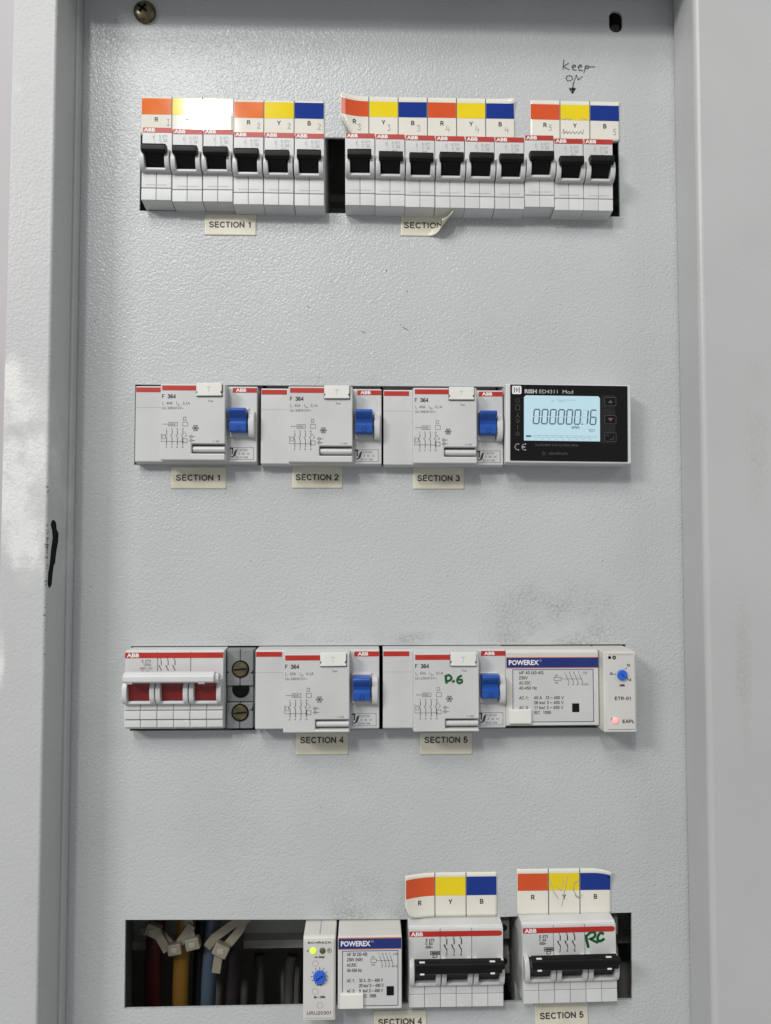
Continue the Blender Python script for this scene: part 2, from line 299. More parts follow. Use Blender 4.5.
    def text(s, t, x, z, h, y, al='L', bold=0.0, w=1.0, rot=0.0, fit=None, bf=False):
        if not bf and not rot and all(c in GLYPH for c in t): return s.caps(t, x, z, h, y, al=al, wt=0.13+bold*1.5, fit=fit, kw=w)
        v, f = _text_mesh(t, bold)
        if not v: return s
        k = h/CAP; x0 = min(a[0] for a in v); x1 = max(a[0] for a in v)
        kx = k*w if fit is None else fit/(x1-x0)
        off = {'L': -x0, 'C': -(x0+x1)/2, 'R': -x1}[al]
        c, sn = math.cos(rot), math.sin(rot); out = []
        for a in v:
            p, q = (a[0]+off)*kx, a[1]*k
            out.append((x+p*c-q*sn, y, z+p*sn+q*c))
        return s.add(out, f)
    def grid(s, x0, x1, z0, z1, y, nx, nz):
        v = [(x0+(x1-x0)*i/nx, y, z0+(z1-z0)*j/nz) for j in range(nz+1) for i in range(nx+1)]
        f = [(j*(nx+1)+i, j*(nx+1)+i+1, (j+1)*(nx+1)+i+1, (j+1)*(nx+1)+i) for j in range(nz) for i in range(nx)]
        return s.add(v, f)
    def warp(s, fn):
        if fn: s.v = [fn(*p) for p in s.v]
        return s
    def mesh(s, name, mt, bevel=0, segs=2, smooth=True, flat=False):
        bm = bmesh.new(); vs = [bm.verts.new(Vector(p)*MM) for p in s.v]
        for q in s.f:
            try: bm.faces.new([vs[i] for i in q])
            except ValueError: pass
        if not flat: bmesh.ops.recalc_face_normals(bm, faces=bm.faces)
        if bevel:
            ed = [e for e in bm.edges if len(e.link_faces) == 2 and e.calc_face_angle(0) > math.radians(28)]
            bmesh.ops.bevel(bm, geom=ed, offset=bevel*MM, segments=segs, affect='EDGES', clamp_overlap=True, profile=0.5)
        me = bpy.data.meshes.new(name); bm.to_mesh(me); bm.free()
        me.materials.append(mt)
        if smooth and not flat:
            for p in me.polygons: p.use_smooth = True
            me.set_sharp_from_angle(angle=math.radians(50 if bevel else 32))
        return me
    def build(s, name, mt, parent=None, loc=None, **k):
        o = bpy.data.objects.new(name, s.mesh(name, M[mt] if isinstance(mt, str) else mt, **k)); COL.objects.link(o)
        if parent: o.parent = parent
        if loc: o.location = Vector(loc)*MM
        if k.get('bevel'):
            wn = o.modifiers.new('normals', 'WEIGHTED_NORMAL'); wn.keep_sharp = True; wn.weight = 100
        return o

def thing(name, label, cat, loc, group=None, rot=0.0):
    o = bpy.data.objects.new(name, None); COL.objects.link(o); o.empty_display_size = 0.01
    o.location = Vector(loc)*MM; o.rotation_euler = (0, rot, 0)
    o['label'] = label; o['category'] = cat
    if group: o['group'] = group
    return o
def tag(o, label, cat, group=None):
    o['label'] = label; o['category'] = cat
    if group: o['group'] = group
    return o
def copy_tree(o, parent=None):
    c = o.copy(); COL.objects.link(c); c.parent = parent
    for ch in list(o.children): copy_tree(ch, c)
    return c

# ================================================================ the cabinet
HOLES = [(-134.2, 151.6, 194.6, 240.6), (-135.2, 152.4, 44.4, 91.4), (-135.4, 151.4, -108.4, -60.2), (-136.2, 152.7, -261.2, -213.7)]
XL, XR, ZT, ZB = -170.2, 185.0, 330.0, -400.0
wl = MB().box(-1500, 1500, 260, 270, -1300, 1500).build('wall', 'wallpaint'); wl['kind'] = 'structure'

cab = thing('electrical_cabinet', 'grey powder-coated steel cabinet framing the breaker panel', 'cabinet', (0, 0, ZB))
def cabpart(mb, name, mt, **k):
    o = mb.build(name, mt, cab, **k); o.location = (0, 0, -ZB*MM); return o
# left frame post: front face, rounded return, inner wall
cabpart(MB().py([(-194.8, -440), (XL, -440), (XL, 375), (-194.8, 375)], -32, -0.2), 'left_frame', 'frame', bevel=1.6, segs=3)
cabpart(MB().px([(-7.5, -402), (-0.3, -402), (-0.3, 331), (-7.5, 331)], XL-0.5, XL+1.6), 'inner_lip', 'frame', bevel=0.7, segs=2)
cabpart(MB().py([(XR, -440), (262, -440), (262, 375), (XR, 375)], -29.5, -0.2), 'right_frame', 'frame_right', bevel=3.2, segs=5)
cabpart(MB().box(XL-1, XR+1, -40, -0.2, ZT, 374), 'top_frame', 'frame', bevel=1.6)
cabpart(MB().box(XL-1, XR+1, -30.5, -0.2, -439, ZB), 'bottom_frame', 'frame', bevel=1.6)
bx = MB()
bx.box(-194.5, 261.5, 108, 110, -439, 374); bx.box(-194.5, -192.5, 2.2, 108, -439, 374); bx.box(259.5, 261.5, 2.2, 108, -439, 374)
bx.box(-192.5, 259.5, 2.2, 108, 372, 374); bx.box(-192.5, 259.5, 2.2, 108, -439, -437)
cabpart(bx, 'back_box', 'metal_in')
# ragged black slot cut in the left return, chipped paint beside it
slot = [(-24+(a+24)*1.55, b) for a, b in [(-25.6, 11.2), (-23.8, 11.6), (-22.2, 10.2), (-21.6, 6.5), (-20.0, 4.5), (-20.2, 0), (-21.6, -6), (-22.4, -12), (-23.4, -13), (-24.2, -18), (-24.8, -23.5), (-26.6, -25.2), (-27.8, -23), (-27.6, -17), (-26.4, -11.5), (-25.6, -4), (-24.6, 2), (-25.2, 6), (-26.3, 9)]]
cabpart(MB().px(slot, XL-0.4, XL+0.12), 'slot', 'dark')
ch = MB()
for i in range(46):
    z = random.gauss(-3, 5) if i < 24 else random.uniform(-60, 40); r = random.uniform(0.15, 0.55); y = -31.6 + abs(random.gauss(0, 0.9 if i < 24 else 0.3))
    ch.px([(y+r*math.cos(a)*random.uniform(.6, 1.2), z+r*math.sin(a)*random.uniform(.6, 1.8)) for a in [k*math.pi/3 for k in range(6)]], XL-1.2, XL+0.07)
o = cabpart(ch, 'paint_chips', 'midink', smooth=False); o['kind'] = 'stuff'

# cover plate with the four device cut-outs and two fixing holes
plate = thing('cover_plate', 'light grey textured steel cover plate with four long cut-outs', 'cover plate', (0, 0, ZB))
def loop_rect(x0, x1, z0, z1): return [(x0, z0), (x1, z0), (x1, z1), (x0, z1)]
def obround(cx, cz, wd, h, n=8):
    r = wd/2; L = h/2-r
    return [(cx+r*math.cos(math.pi*k/n), cz+L+r*math.sin(math.pi*k/n)) for k in range(n+1)]+[(cx-r*math.cos(math.pi*k/n), cz-L-r*math.sin(math.pi*k/n)) for k in range(n+1)]
bm = bmesh.new(); edges = []
for lp in [loop_rect(XL-1.5, XR+1.5, ZB-2, ZT+2)]+[loop_rect(*h) for h in HOLES[:3]]+[[(-136.2, -263.0), (152.3, -262.6), (152.9, -213.7), (110, -214.2), (75, -215.3), (20, -215.8), (-136.4, -213.9)]]+[obround(150.6, 315.0, 8.2, 13.6)]:
    vs = [bm.verts.new((a*MM, 0, b*MM)) for a, b in lp]
    edges += [bm.edges.new((vs[i], vs[(i+1) % len(vs)])) for i in range(len(vs))]
bmesh.ops.triangle_fill(bm, use_beauty=True, use_dissolve=False, edges=edges)
ex = bmesh.ops.extrude_face_region(bm, geom=list(bm.faces))
bmesh.ops.translate(bm, vec=(0, 1.6*MM, 0), verts=[g for g in ex['geom'] if isinstance(g, bmesh.types.BMVert)])
bmesh.ops.recalc_face_normals(bm, faces=bm.faces)
me = bpy.data.meshes.new('sheet'); bm.to_mesh(me); bm.free(); me.materials.append(M['panel'])
o = bpy.data.objects.new('sheet', me); COL.objects.link(o); o.parent = plate; o.location = (0, 0, -ZB*MM)
def platepart(mb, name, mt, **k):
    o = mb.build(name, mt, plate, **k); o.location = (0, 0, -ZB*MM); return o
sw = platepart(MB().disc(-132.4, 314.6, 6.5, -1.6, 0.5, 28, dome=2.6), 'screw_head', 'old_brass')
cx = MB(); cx.line([(-135.6, 316.6), (-130.4, 313.4)], 1.5, -4.2); cx.line([(-134.4, 312.4), (-131.2, 317.8)], 1.5, -4.2)
cx = MB()
for (a, b) in [((-135.4, 316.9), (-130.6, 313.0)), ((-134.8, 312.8), (-131.0, 317.4))]:
    cx.strap([(a[0], -3.7, a[1]), (b[0], -3.7, b[1])], 1.4, 1.2)
o = cx.build('cross_recess', 'dark', sw)
# a dark bolt sits off-centre behind the other fixing hole
platepart(MB().disc(151.2, 311.6, 3.4, 2.2, 30, 18, dome=0.8), 'bolt', 'c_blk')
platepart(MB().box(143, 158, 30, 31, 304, 326), 'hole_backing', 'dark')
# pencil note "Keep ON" with an arrow
def P(px, py): return (117.5+(px-562)*0.597, 289.3-(py-62)*0.598)
pn = MB(); Y = -0.12
def zp(l): return [P(550+a/12.85, 50+b/12.85) for a, b in l]
for l in ([(180, 130), (172, 190), (165, 255)], [(240, 170), (175, 215), (200, 235), (245, 255)], [(285, 225), (330, 215), (325, 195), (300, 195), (285, 225), (300, 255), (340, 262)],
          [(365, 222), (410, 212), (402, 190), (380, 195), (365, 225), (380, 262), (420, 265)], [(465, 200), (440, 295)], [(462, 215), (490, 200), (512, 215), (490, 235), (455, 235)], [(520, 215), (580, 212)]):
    pn.line(zp(l), 0.7, Y)
for l in ([(250, 335), (215, 345), (205, 375), (225, 405), (265, 400), (290, 375), (280, 345), (250, 335)], [(310, 405), (340, 330), (365, 390), (420, 345)]): pn.line(zp(l), 0.62, Y)
platepart(pn, 'pencil_note', 'pencil', flat=True)
ar = MB(); ar.line(zp([(305, 420), (290, 500), (287, 560)]), 1.0, Y); ar.line(zp([(250, 505), (288, 565), (322, 505)]), 1.1, Y); ar.line(zp([(262, 515), (310, 515)]), 1.5, Y)
platepart(ar, 'pencil_arrow', 'pencil', flat=True)
# small scuffs and flecks of dirt
def Q(px, py):  # measured off the plate, mm
    return (-134.4+(px-136)*0.588, 91.4-(py-384.5)*0.586)
fl = MB()
for (a, b, ln, an, wd) in [(361, 330, 5, -25, .5), (403, 326, 5.4, -28, .7), (306, 305, 2, -10, .6), (329, 279, 1.4, -60, .6), (384, 267, 1.6, 60, .9), (405, 288, 1.2, 0, .5), (398, 322, 1.2, -60, .5), (94, 321, .8, 60, .8), (330, 295, .8, 0, .4),
                           (470, 330, 1.0, 20, .5), (560, 300, .9, 0, .4), (250, 560, .9, 30, .5), (600, 560, 1.2, 70, .4), (95, 585, .8, 20, .6), (445, 575, 1.0, -40, .4), (180, 820, 1.1, 10, .4), (530, 800, .9, 80, .5), (320, 800, .8, 0, .4)]:
    x, z = Q(a, b); c, s_ = math.cos(math.radians(an))*ln/2*0.58, math.sin(math.radians(an))*ln/2*0.58
    fl.line([(x-c, z-s_), (x, z+random.uniform(-.15, .15)), (x+c, z+s_)], wd*0.6, -0.1)
o = platepart(fl, 'scuff_marks', 'pencil', flat=True); o['kind'] = 'stuff'

# DIN rails behind each cut-out
RZ = [217.2, 67.0, -83.0, -245.5]
for i, z in enumerate(RZ):
    pr = [(58, -17.5), (59, -17.5), (59, -13.5), (66, -12.5), (66, 12.5), (59, 13.5), (59, 17.5), (58, 17.5), (58, 12.5), (65, 11.5), (65, -11.5), (58, -12.5)]
    MBr = MB().px(pr, -160, 175); o = MBr.build('mounting_rail', 'rail', loc=(0, 0, z))
    tag(o, ['steel mounting rail behind the top breaker row', 'steel mounting rail behind the row with the energy meter', 'steel mounting rail behind the row with the red switch', 'steel mounting rail seen behind the cables in the bottom cut-out'][i], 'rail', 'mounting rails')
    br = MB()
    for x in (-150, 165): br.box(x-6, x+6, 66, 108, -6, 6)
    br.build('bracket', 'rail', o)

# ================================================================ devices
def arc(cy, cz, r, a0, a1, n=6):
    return [(cy+r*math.cos(math.radians(a0+(a1-a0)*k/n)), cz+r*math.sin(math.radians(a0+(a1-a0)*k/n))) for k in range(n+1)]
NOSE = [(70, -40), (14, -40), (14, -22.6), (-2, -22.4), (-8.9, -21.0), (-8.9, 21.0), (-7.4, 22.2), (14, 22.6), (14, 40), (70, 40)]

def pole_front(t, x0, wd, cheek_z=(-5.2, 7.6), win=True, topz=21.6, lower=True, ribs=False, guard='abs_guard'):
    """front plates, seam-split terminal covers and the two cheeks of one breaker pole; x0 is its left edge"""
    x1 = x0+wd; xm = (x0+x1)/2
    MB().box(x0+0.15, x1-0.15, -10.0, -8.5, cheek_z[1]-1.5, topz).build('front_plate', 'abs', t, bevel=0.25, segs=1)
    if lower:
        rows = [(-14.0, cheek_z[0]+2), (-21.2, -14.4)] if not ribs else [(-10.4, cheek_z[0]+2), (-15.4, -11.0), (-20.0, -16.0)]
        for (a, b) in rows:
            for (p, q) in ((x0+0.15, xm-0.12), (xm+0.12, x1-0.15)):
                MB().box(p, q, -10.0 if not (ribs and (a, b) == rows[1]) else -10.8, -8.5, a, b).build('terminal_cover', 'abs', t, bevel=0.22, segs=1)
    zc = (cheek_z[0]+cheek_z[1])/2; hz = (cheek_z[1]-cheek_z[0])/2
    g = MB()
    cp = [(-8.5, zc-hz), (-11.2, zc-hz)]+[(-11.2-4.3*math.sin(math.radians(a)), zc-hz*math.cos(math.radians(a))) for a in range(20, 180, 20)]+[(-11.2, zc+hz), (-8.5, zc+hz)]
    g.px(cp, x0+0.25, x0+3.0); g.px(cp, x1-3.0, x1-0.25)
    g.box(x0+2.6, x1-2.6, -12.6, -8.5, zc-hz+0.2, zc-hz+1.9)
    g.build('toggle_guard', guard, t, bevel=0.45, segs=2)
    MB().box(x0+2.8, x1-2.8, -9.1, -8.4, zc-hz+1.8, zc+hz-0.5).build('toggle_window', 'dark', t)

def one_pole(label, x, z, text):
    t = thing('circuit_breaker', label, 'circuit breaker', (x, 0, z), 'single-pole breakers in the top row')
    return t
proto = one_pole('', 0, 0, '')
W1 = 17.35; h = W1/2
MB().px(NOSE, -h, h).build('body', 'abs', proto, bevel=0.4)
pole_front(proto, -h, W1)
rb = MB().box(-h+0.5, h-0.2, -10.14, -9.9, 18.5, 21.4).build('red_band', 'red', proto)
MB().text('ABB', -h+1.0, 19.0, 1.9, -10.2, bold=0.035, w=1.25, bf=True).build('logo', 'white', rb, flat=True)
pt = MB()
pt.text('1', -2.9, 14.4, 2.2, -10.08); pt.text('S 271', 1.0, 15.6, 1.5, -10.08); pt.text('C 32', 1.2, 13.2, 1.7, -10.08); pt.text('400~', 1.2, 11.2, 1.2, -10.08)
pt.line([(-1.4, 18), (-1.4, 11)], 0.12, -10.08)
pt.build('printed_text', 'greyink', proto, flat=True)
dl = MB()
for k in range(9): dl.line([(-5.6+k*1.35, -12.3), (-4.9+k*1.35, -12.3)], 0.32, -10.1)
dl.build('printed_line', 'greyink', proto, flat=True)
tg = MB().px([(-8, -3.0), (-10.2, -3.2), (-16.0, 2.8), (-17.4, 3.8), (-17.4, 6.2), (-15, 7.4), (-8, 7.0)], -5.1, 5.1).build('toggle', 'black', proto, bevel=0.3)
MB().px([(-13.2, 3.6), (-16.0, 2.6), (-17.6, 2.6), (-18.6, 3.6), (-18.6, 6.4), (-17.8, 7.6), (-14.8, 8.2), (-13.0, 7.8)], -6.9, 6.9).build('grip', 'black', tg, bevel=0.45)
MB().box(-4.9, 4.9, -12.2, -11.0, -1.0, -0.75).build('ridge', 'c_blk', tg)

ORD = ['first', 'second', 'third', 'fourth', 'fifth', 'sixth']
dzL = [1.2, 0.5, 0.7, -0.7, -0.8, -1.0]; dzR = [-0.6, -0.9, -1.3, -1.5, -1.6, -1.7, -0.6, -2.0, -2.1]
under = ['under the orange R cell that has a pencilled stroke', 'under the yellow cell half lost in glare', 'under the sticker cell bleached white by glare',
         'under the second orange R cell', 'under the yellow cell left of a clear blue B', 'left of the wide black gap']
ORD2 = ['just right of the wide black gap', 'second to the right of the wide black gap', 'third right of the wide black gap, above peeling label',
        'fourth to the right of the wide black gap', 'fifth to the right of the wide black gap', 'sixth right of the wide black gap',
        'third from the right end', 'second from the right end, under the pencil arrow', 'last at the right end of the row']
first = True
for i in range(15):
    b = proto if i == 0 else copy_tree(proto)
    if i < 6:
        b.location = Vector((-130.2+17.58*i+8.7, 0, 216.4+dzL[i]))*MM; b['label'] = 'single-pole breaker in the top row, '+under[i]
    else:
        j = i-6; b.location = Vector((-12.9+17.46*j+8.7, (-0.6 if j == 6 else 0), 216.6+dzR[j]))*MM; b['label'] = 'single-pole breaker in the top row, '+ORD2[j]

for b in [o for o in COL.objects if o.name.startswith('circuit_breaker')]:
    b.rotation_euler = (0, random.uniform(-.006, .006), 0)
    for c_ in b.children:
        if c_.name.startswith('toggle') and 'guard' not in c_.name and 'window' not in c_.name: c_.rotation_euler = (random.uniform(-.035, .035), 0, random.uniform(-.02, .02))
# ---- multi-pole breakers
def diag3(mb, x, z, y, s=1.0, st=4.1):
    for k in range(3):
        cx = x+k*st*s
        mb.text(str(2*k+1), cx-0.7*s, z+1.2*s, 1.6*s, y, bold=0.02)
        mb.line([(cx+0.3*s, z+1.0*s), (cx+0.3*s, z-1.6*s)], 0.6*s, y); mb.line([(cx-1.0*s, z-2.6*s), (cx+0.3*s, z-4.6*s)], 0.55*s, y); mb.line([(cx-1.3*s, z-1.9*s), (cx-0.5*s, z-2.4*s)], 0.5*s, y)
        mb.line([(cx+0.3*s, z-4.4*s), (cx+0.3*s, z-6.2*s)], 0.4*s, y); mb.text(str(2*k+2), cx-0.4*s, z-8.0*s, 1.5*s, y, bold=0.02)
def three_pole(label, loc, red=False, green=False, rot=0.0, wd=53.0):
    t = thing('three_pole_switch' if red else 'three_pole_breaker', label, 'circuit breaker', loc, 'three-pole breakers', rot)
    H = wd/2; pw = wd/3
    MB().px(NOSE, -H, H).build('body', 'abs', t, bevel=0.4)
    for k in range(3): pole_front(t, -H+k*pw, pw, cheek_z=(-8.4, 5.6) if not red else (-7.0, 6.8), ribs=red, guard='abs_guard' if not red else 'abs')
    if red: rb = MB().box(-H+0.2, H-0.3, -10.14, -9.9, 18.2, 21.2).build('red_band', 'red', t); zz = 18.75
    else:
        prof = [(-H+0.4, 17.2), (H-2.0, 17.2), (H-0.8, 17.9), (H-0.8, 19.4), (H-2.0, 20.1), (-H+0.4, 20.1)]
        rb = MB().py(prof, -10.14, -9.9).build('red_band', 'red', t); zz = 17.65
    MB().text('ABB', -H+1.2, zz, 2.0, -10.22, bold=0.035, w=1.25, bf=True).build('logo', 'white', rb, flat=True)
    p = MB(); y = -10.08
    if red:
        p.text('E 273', -H+9.4, 15.8, 1.5, y, bold=.01); p.text('125A', -H+10.2, 13.8, 1.5, y, bold=.01); p.text('400V~ IEC', -H+8.6, 12.0, 1.1, y, bold=.01); p.text('IEC 408', -H+9.0, 10.4, 1.0, y, bold=.01)
        diag3(p, -H+20, 15.8, y, 0.86, 4.4)
    else:
        for k, s_ in enumerate(['S 273', 'C 63', '400~']): p.text(s_, -H+9.4, 14.6-1.9*k, 1.45, y, bold=.05)
        p.rect_line(-H+12.2, -H+17.2, 7.4, 9.2, 0.35, y); p.line([(-H+13, 8.3), (-H+16.6, 8.3)], 0.9, y-.01); p.rect_line(-H+13.6, -H+15.8, 5.8, 7.2, 0.4, y)
        diag3(p, -H+21, 14.6, y, 1.0, 4.1)
    p.build('printed_text', 'ink' if not red else 'midink', t, flat=True)
    for k in range(3):
        c = -H+(k+0.5)*pw; hw = pw/2-2.9
        if red:
            MB().px([(-8.6, -4.6), (-11.5, -4.8), (-12.5, 2.8), (-17, 8.3), (-17, 10.6), (-8.6, 9.8)], c-hw, c+hw).build('toggle', 'darkred', t, bevel=0.3)
        else:
            MB().px([(-8.6, -5.0), (-11.5, -5.4), (-17.0, 3.0), (-17.6, 5.0), (-8.6, 3.6)], c-hw, c+hw).build('toggle', 'black', t, bevel=0.3)
    if red:
        hb = MB().px([(-15.5, 6.6), (-20.0, 6.2), (-21.4, 7.2), (-21.4, 10.2), (-19.0, 12.0), (-15.5, 12.0)], -H+2.6, H-3.0).build('handle_bar', 'abs', t, bevel=0.5)
        for sx in (-H+4.4, H-11.4): MB().box(sx, sx+3.6, -21.6, -19, 6.0, 7.4).build('clip', 'greyink', hb)
        MB().px([(-15.5, 5.6), (-18.5, 5.8), (-19.5, 7.8), (-18.5, 11.0), (-15.5, 11.0)], H-3.2, H-0.9).build('end_stop', 'abs', hb, bevel=0.5)
    else:
        hb = MB().px([(-17.5, 3.4), (-21.4, 3.2), (-22.4, 4.2), (-22.4, 8.4), (-21.6, 9.4), (-17.5, 9.6)], -H+2.8, H-2.9).build('handle_bar', 'black', t, bevel=0.5)
        MB().px([(-17.8, 4.8), (-20.4, 4.6), (-21.2, 6.6), (-20.4, 8.4), (-17.8, 8.4)], H-3.1, H-1.3).build('end_stop', 'black', hb, bevel=0.4)
        for sx in (-H+5.4, H-9.4):
            MB().box(sx, sx+2.3, -22.55, -22.0, 3.7, 4.5).build('clip', 'white', hb)
            MB().box(sx-0.2, sx+2.7, -21.4, -20.4, 9.2, 9.7).build('clip', 'white', hb)
    if not red:
        for (a, b) in ((6.5, 19.5), (-13, 1.0)):
            c_ = MB().px([(6, a), (20, a), (20, b), (9, b), (6, b-3)], H, H+6.6).build('busbar_clip', 'clip_grey', t, bevel=0.5)
            MB().disc(H+3.4, (a+b)/2, 1.9, 5.8, 7.5, 14).build('clip_hole', 'dark', c_)
    if green:
        g = MB(); Yg = -10.15
        g.path([(9.4, 15.8), (9.7, 12.6), (10.6, 8.6)], 1.5, Yg); g.path(_sm([(9.6, 15.0), (12.0, 16.9), (14.4, 16.7), (14.2, 14.6), (11.8, 13.4)], 4)+[(13.6, 12.4), (16.2, 11.2)], 1.35, Yg-.01)
        g.path(_sm([(19.4, 15.7), (17.9, 16.7), (16.3, 15.2), (15.9, 13.2), (17.2, 12.1), (19.8, 13.4)], 4), 1.5, Yg-.02)
        g.build('marker_writing', 'green_marker', t, flat=True)
    return t
three_pole('three-pole breaker with plain face in the bottom row, beside the contactor', (50.0, 0, -237.4))
three_pole('three-pole breaker with green marker letters on its face, bottom right', (113.8, 0, -236.2), green=True, rot=math.radians(-0.6))
three_pole('main switch with white handle bar over three red toggles', (-107.3, -2.5, -83.2), red=True, wd=54.8)

# ---- terminal block with brass screws
t = thing('terminal_block', 'grey terminal block with brass screws beside the red-toggled main switch', 'terminal block', (-71.8, -4, -83.0))
MB().px([(62, -30), (20, -30), (20, -22.6), (0.8, -22.6), (0.8, 21.8), (20, 21.8), (20, 30), (62, 30)], -7.6, 8.0).build('body', 'grey_block', t, bevel=0.3)
for (a, b, y) in ((1.2, 21.6, -2.2), (-22.8, -8.4, -2.2)):
    for (p, q) in ((-7.6, -0.1), (0.15, 7.4)): MB().box(p, q, y, 1.0, a, b).build('housing', 'grey_block', t, bevel=0.5)
MB().box(-7.4, 7.2, -0.6, 1, -8, 0.8).build('middle_step', 'grey_block', t, bevel=0.2)
for (cz, m_, y) in ((10.6, 'brass', -2.6), (-0.9, 'dark', -1.0), (-13.8, 'brass', -2.6)):
    MB().disc(0.2, cz, 4.9, y-0.05, y+1, 24).build('screw_well', 'dark', t)
    s_ = MB().disc(0.2, cz, 4.1, y-0.5, y+1, 24).build('screw', m_, t, bevel=0.3)
    MB().strap([(-3.4, y-0.52, cz-0.4), (3.8, y-0.52, cz+0.3)], 0.9, 0.2).build('screw_slot', 'dark', s_)
nt_ = MB()
for z in (8.4, -12.4): nt_.line([(6.0, z), (7.5, z)], 0.6, -2.3); nt_.line([(7.1, z), (7.1, z+1.4)], 0.5, -2.3)
for z in (8.8,): nt_.line([(-7.6, z), (-6.6, z)], 0.7, -2.3)
nt_.build('notch', 'dark', t, flat=True)

# ---- residual current devices
def rcd(label, loc, wd=69.4, green=False, sd=0.0, rot=0.0):
    t = thing('residual_current_switch', label, 'residual current switch', loc, 'residual current switches', rot)
    o_ = -wd/2
    X = lambda a: o_+a
    side = [(62, -40), (14, -40), (14, -22.6), (-4.6, -22.4), (-7.0, -21.4), (-7.0, 21.6), (-5.6, 22.4), (14, 22.6), (14, 40), (62, 40)]
    MB().px(side, X(0), X(wd)).build('body', 'abs_rcd', t, bevel=0.5)
    # raised middle block with a notch at its lower right
    MB().px([(-6.5, -22.2), (-11.5, -21.9), (-11.5, 21.8), (-6.5, 22.2)], X(16.6), X(52.9)).build('middle_base', 'abs_rcd', t, bevel=0.3)
    f = MB(); f.py([(X(16.6), -21.5), (X(52.9), -21.5), (X(52.9), -17.7+sd), (X(34.2), -17.7+sd), (X(34.2), -12.3+sd), (X(52.9), -12.3+sd), (X(52.9), 21.6), (X(16.6), 21.6)], -15.6, -11.3)
    mb = f.build('middle_block', 'abs_rcd', t, bevel=0.7, segs=3)
    MB().box(X(34.3), X(52.2), -12.2, -11.2, -17.5+sd, -12.5+sd).build('slot', 'midink', mb)
    MB().tube([(X(34.6), -12.6, -15.0+sd), (X(52.4), -12.6, -15.0+sd)], 1.75, 14).build('slot_roller', 'abs_guard', mb)
    # red bands
    MB().box(X(0.3), X(14.8), -7.14, -6.9, 18.6, 21.3).build('red_band', 'red', t)
    MB().box(X(17.6), X(36.8), -15.74, -15.4, 17.9, 20.6).build('red_band', 'red', t)
    rb = MB().box(X(55.4), X(wd-0.2), -7.14, -6.9, 18.6, 21.3).build('red_band', 'red', t)
    MB().text('ABB', X(57.2), 19.1, 1.75, -7.2, bold=0.035, w=1.25, bf=True).build('logo', 'white', rb, flat=True)
    MB().box(X(0.2), X(16.4), -7.06, -6.9, 9.7, 9.86).build('seam', 'greyink', t)
    # test-button flap
    tb = [(X(37.0), 21.9), (X(37.0), 17.4), (X(37.7), 16.9), (X(37.7), 16.2), (X(37.0), 15.7), (X(37.0), 14.6), (X(51.2), 14.6), (X(51.2), 15.7), (X(50.5), 16.2), (X(50.5), 16.9), (X(51.2), 17.4), (X(51.2), 21.9)]
    sh = MB().box(X(36.7), X(51.5), -15.72, -15.4, 14.2, 21.2).build('flap_gap', 'midink', t)
    fl_ = MB().py(tb, -16.9, -15.5).build('test_flap', 'tab', t, bevel=0.3)
    MB().line([(X(44), 19.6), (X(44), 16.9)], 0.25, -16.96).line([(X(42.8), 19.4), (X(45.2), 19.4)], 0.25, -16.96).build('flap_mark', 'lcdfaint', fl_, flat=True)
    # printing
    p = MB(); y = -15.72
    p.text('F', X(17.4), 13.4, 2.2, y, bold=.01); p.text('364', X(20.6), 13.4, 2.2, y, bold=.045)
    p.build('model_number', 'ink', t, flat=True); p = MB()
    p.text('Test', X(43.2), 11.4, 1.1, y); p.text('I = 30A', X(46), -11.2+sd, 0.9, y)
    p.build('printed_text', 'midink', t, flat=True)
    p = MB()
    p.text('I   40A', X(17.6), 9.9, 1.5, y); p.text('n', X(18.2), 9.4, 0.9, y); p.text('I     0,1A', X(25.6), 9.9, 1.5, y); p.text('Δn', X(26.2), 9.4, 0.9, y)
    p.text('Un 240/415V~', X(17.6), 7.2, 1.4, y)
    p.line([(X(18), -1.2), (X(21), -1.2)], 0.25, y); p.rect_line(X(21.4), X(26.2), -2.2, -0.2, 0.25, y); p.text('6000', X(22), -1.8, 1.1, y)
    p.rect_line(X(29.2), X(32), -2.2, 0.0, 0.22, y); p.rect_line(X(29.6), X(31), 1.0, 2.8, 0.22, y)
    p.circ_line(X(36.4), -3.4, 1.6, 0.35, y, 6); p.circ_line(X(36.4), -3.4, 0.6, 0.35, y, 6)
    for k in range(3):
        a = math.radians(60*k); p.line([(X(36.4)-1.9*math.cos(a), -3.4-1.9*math.sin(a)), (X(36.4)+1.9*math.cos(a), -3.4+1.9*math.sin(a))], 0.3, y)
    p.line([(X(17.4), -11.0), (X(30), -11.0)], 0.22, y); p.line([(X(17.4), -11), (X(17.4), -6.4)], 0.22, y)
    p.rect_line(X(18.0), X(19.6), -9.4, -7.2, 0.2, y); p.rect_line(X(29.0), X(31.8), -11.6, -9.4, 0.25, y)
    for z in (-8.2, -10.4): p.line([(X(33), z), (X(36.2), z)], 0.25, y); p.circ_line(X(34), z, 0.8, 0.22, y, 8)
    p.line([(X(30), -5.4), (X(31.6), -7.4), (X(30.4), -8.2)], 0.22, y)
    p.build('printed_diagram', 'diagink', t, flat=True)
    p = MB()
    for k, lab in enumerate(['1', '3', '5', 'N']):
        xx = X(20.4+k*3.0)
        p.text(lab, xx-0.5, -4.4, 1.0, y); p.line([(xx, -4.8), (xx, -7.2)], 0.3, y); p.line([(xx-0.9, -7.2), (xx, -8.8)], 0.3, y); p.line([(xx, -8.8), (xx, -13.0)], 0.3, y)
        p.text(['2', '4', '6', 'N'][k], xx-0.5, -14.6, 1.0, y)
    p.build('printed_symbols', 'symink', t, flat=True)
    # blue lever in its white well
    g = MB(); g.box(X(54.0), X(64.8), -8.4, -6.5, -7.4, 9.6).build('toggle_well', 'abs_guard', t, bevel=0.4)
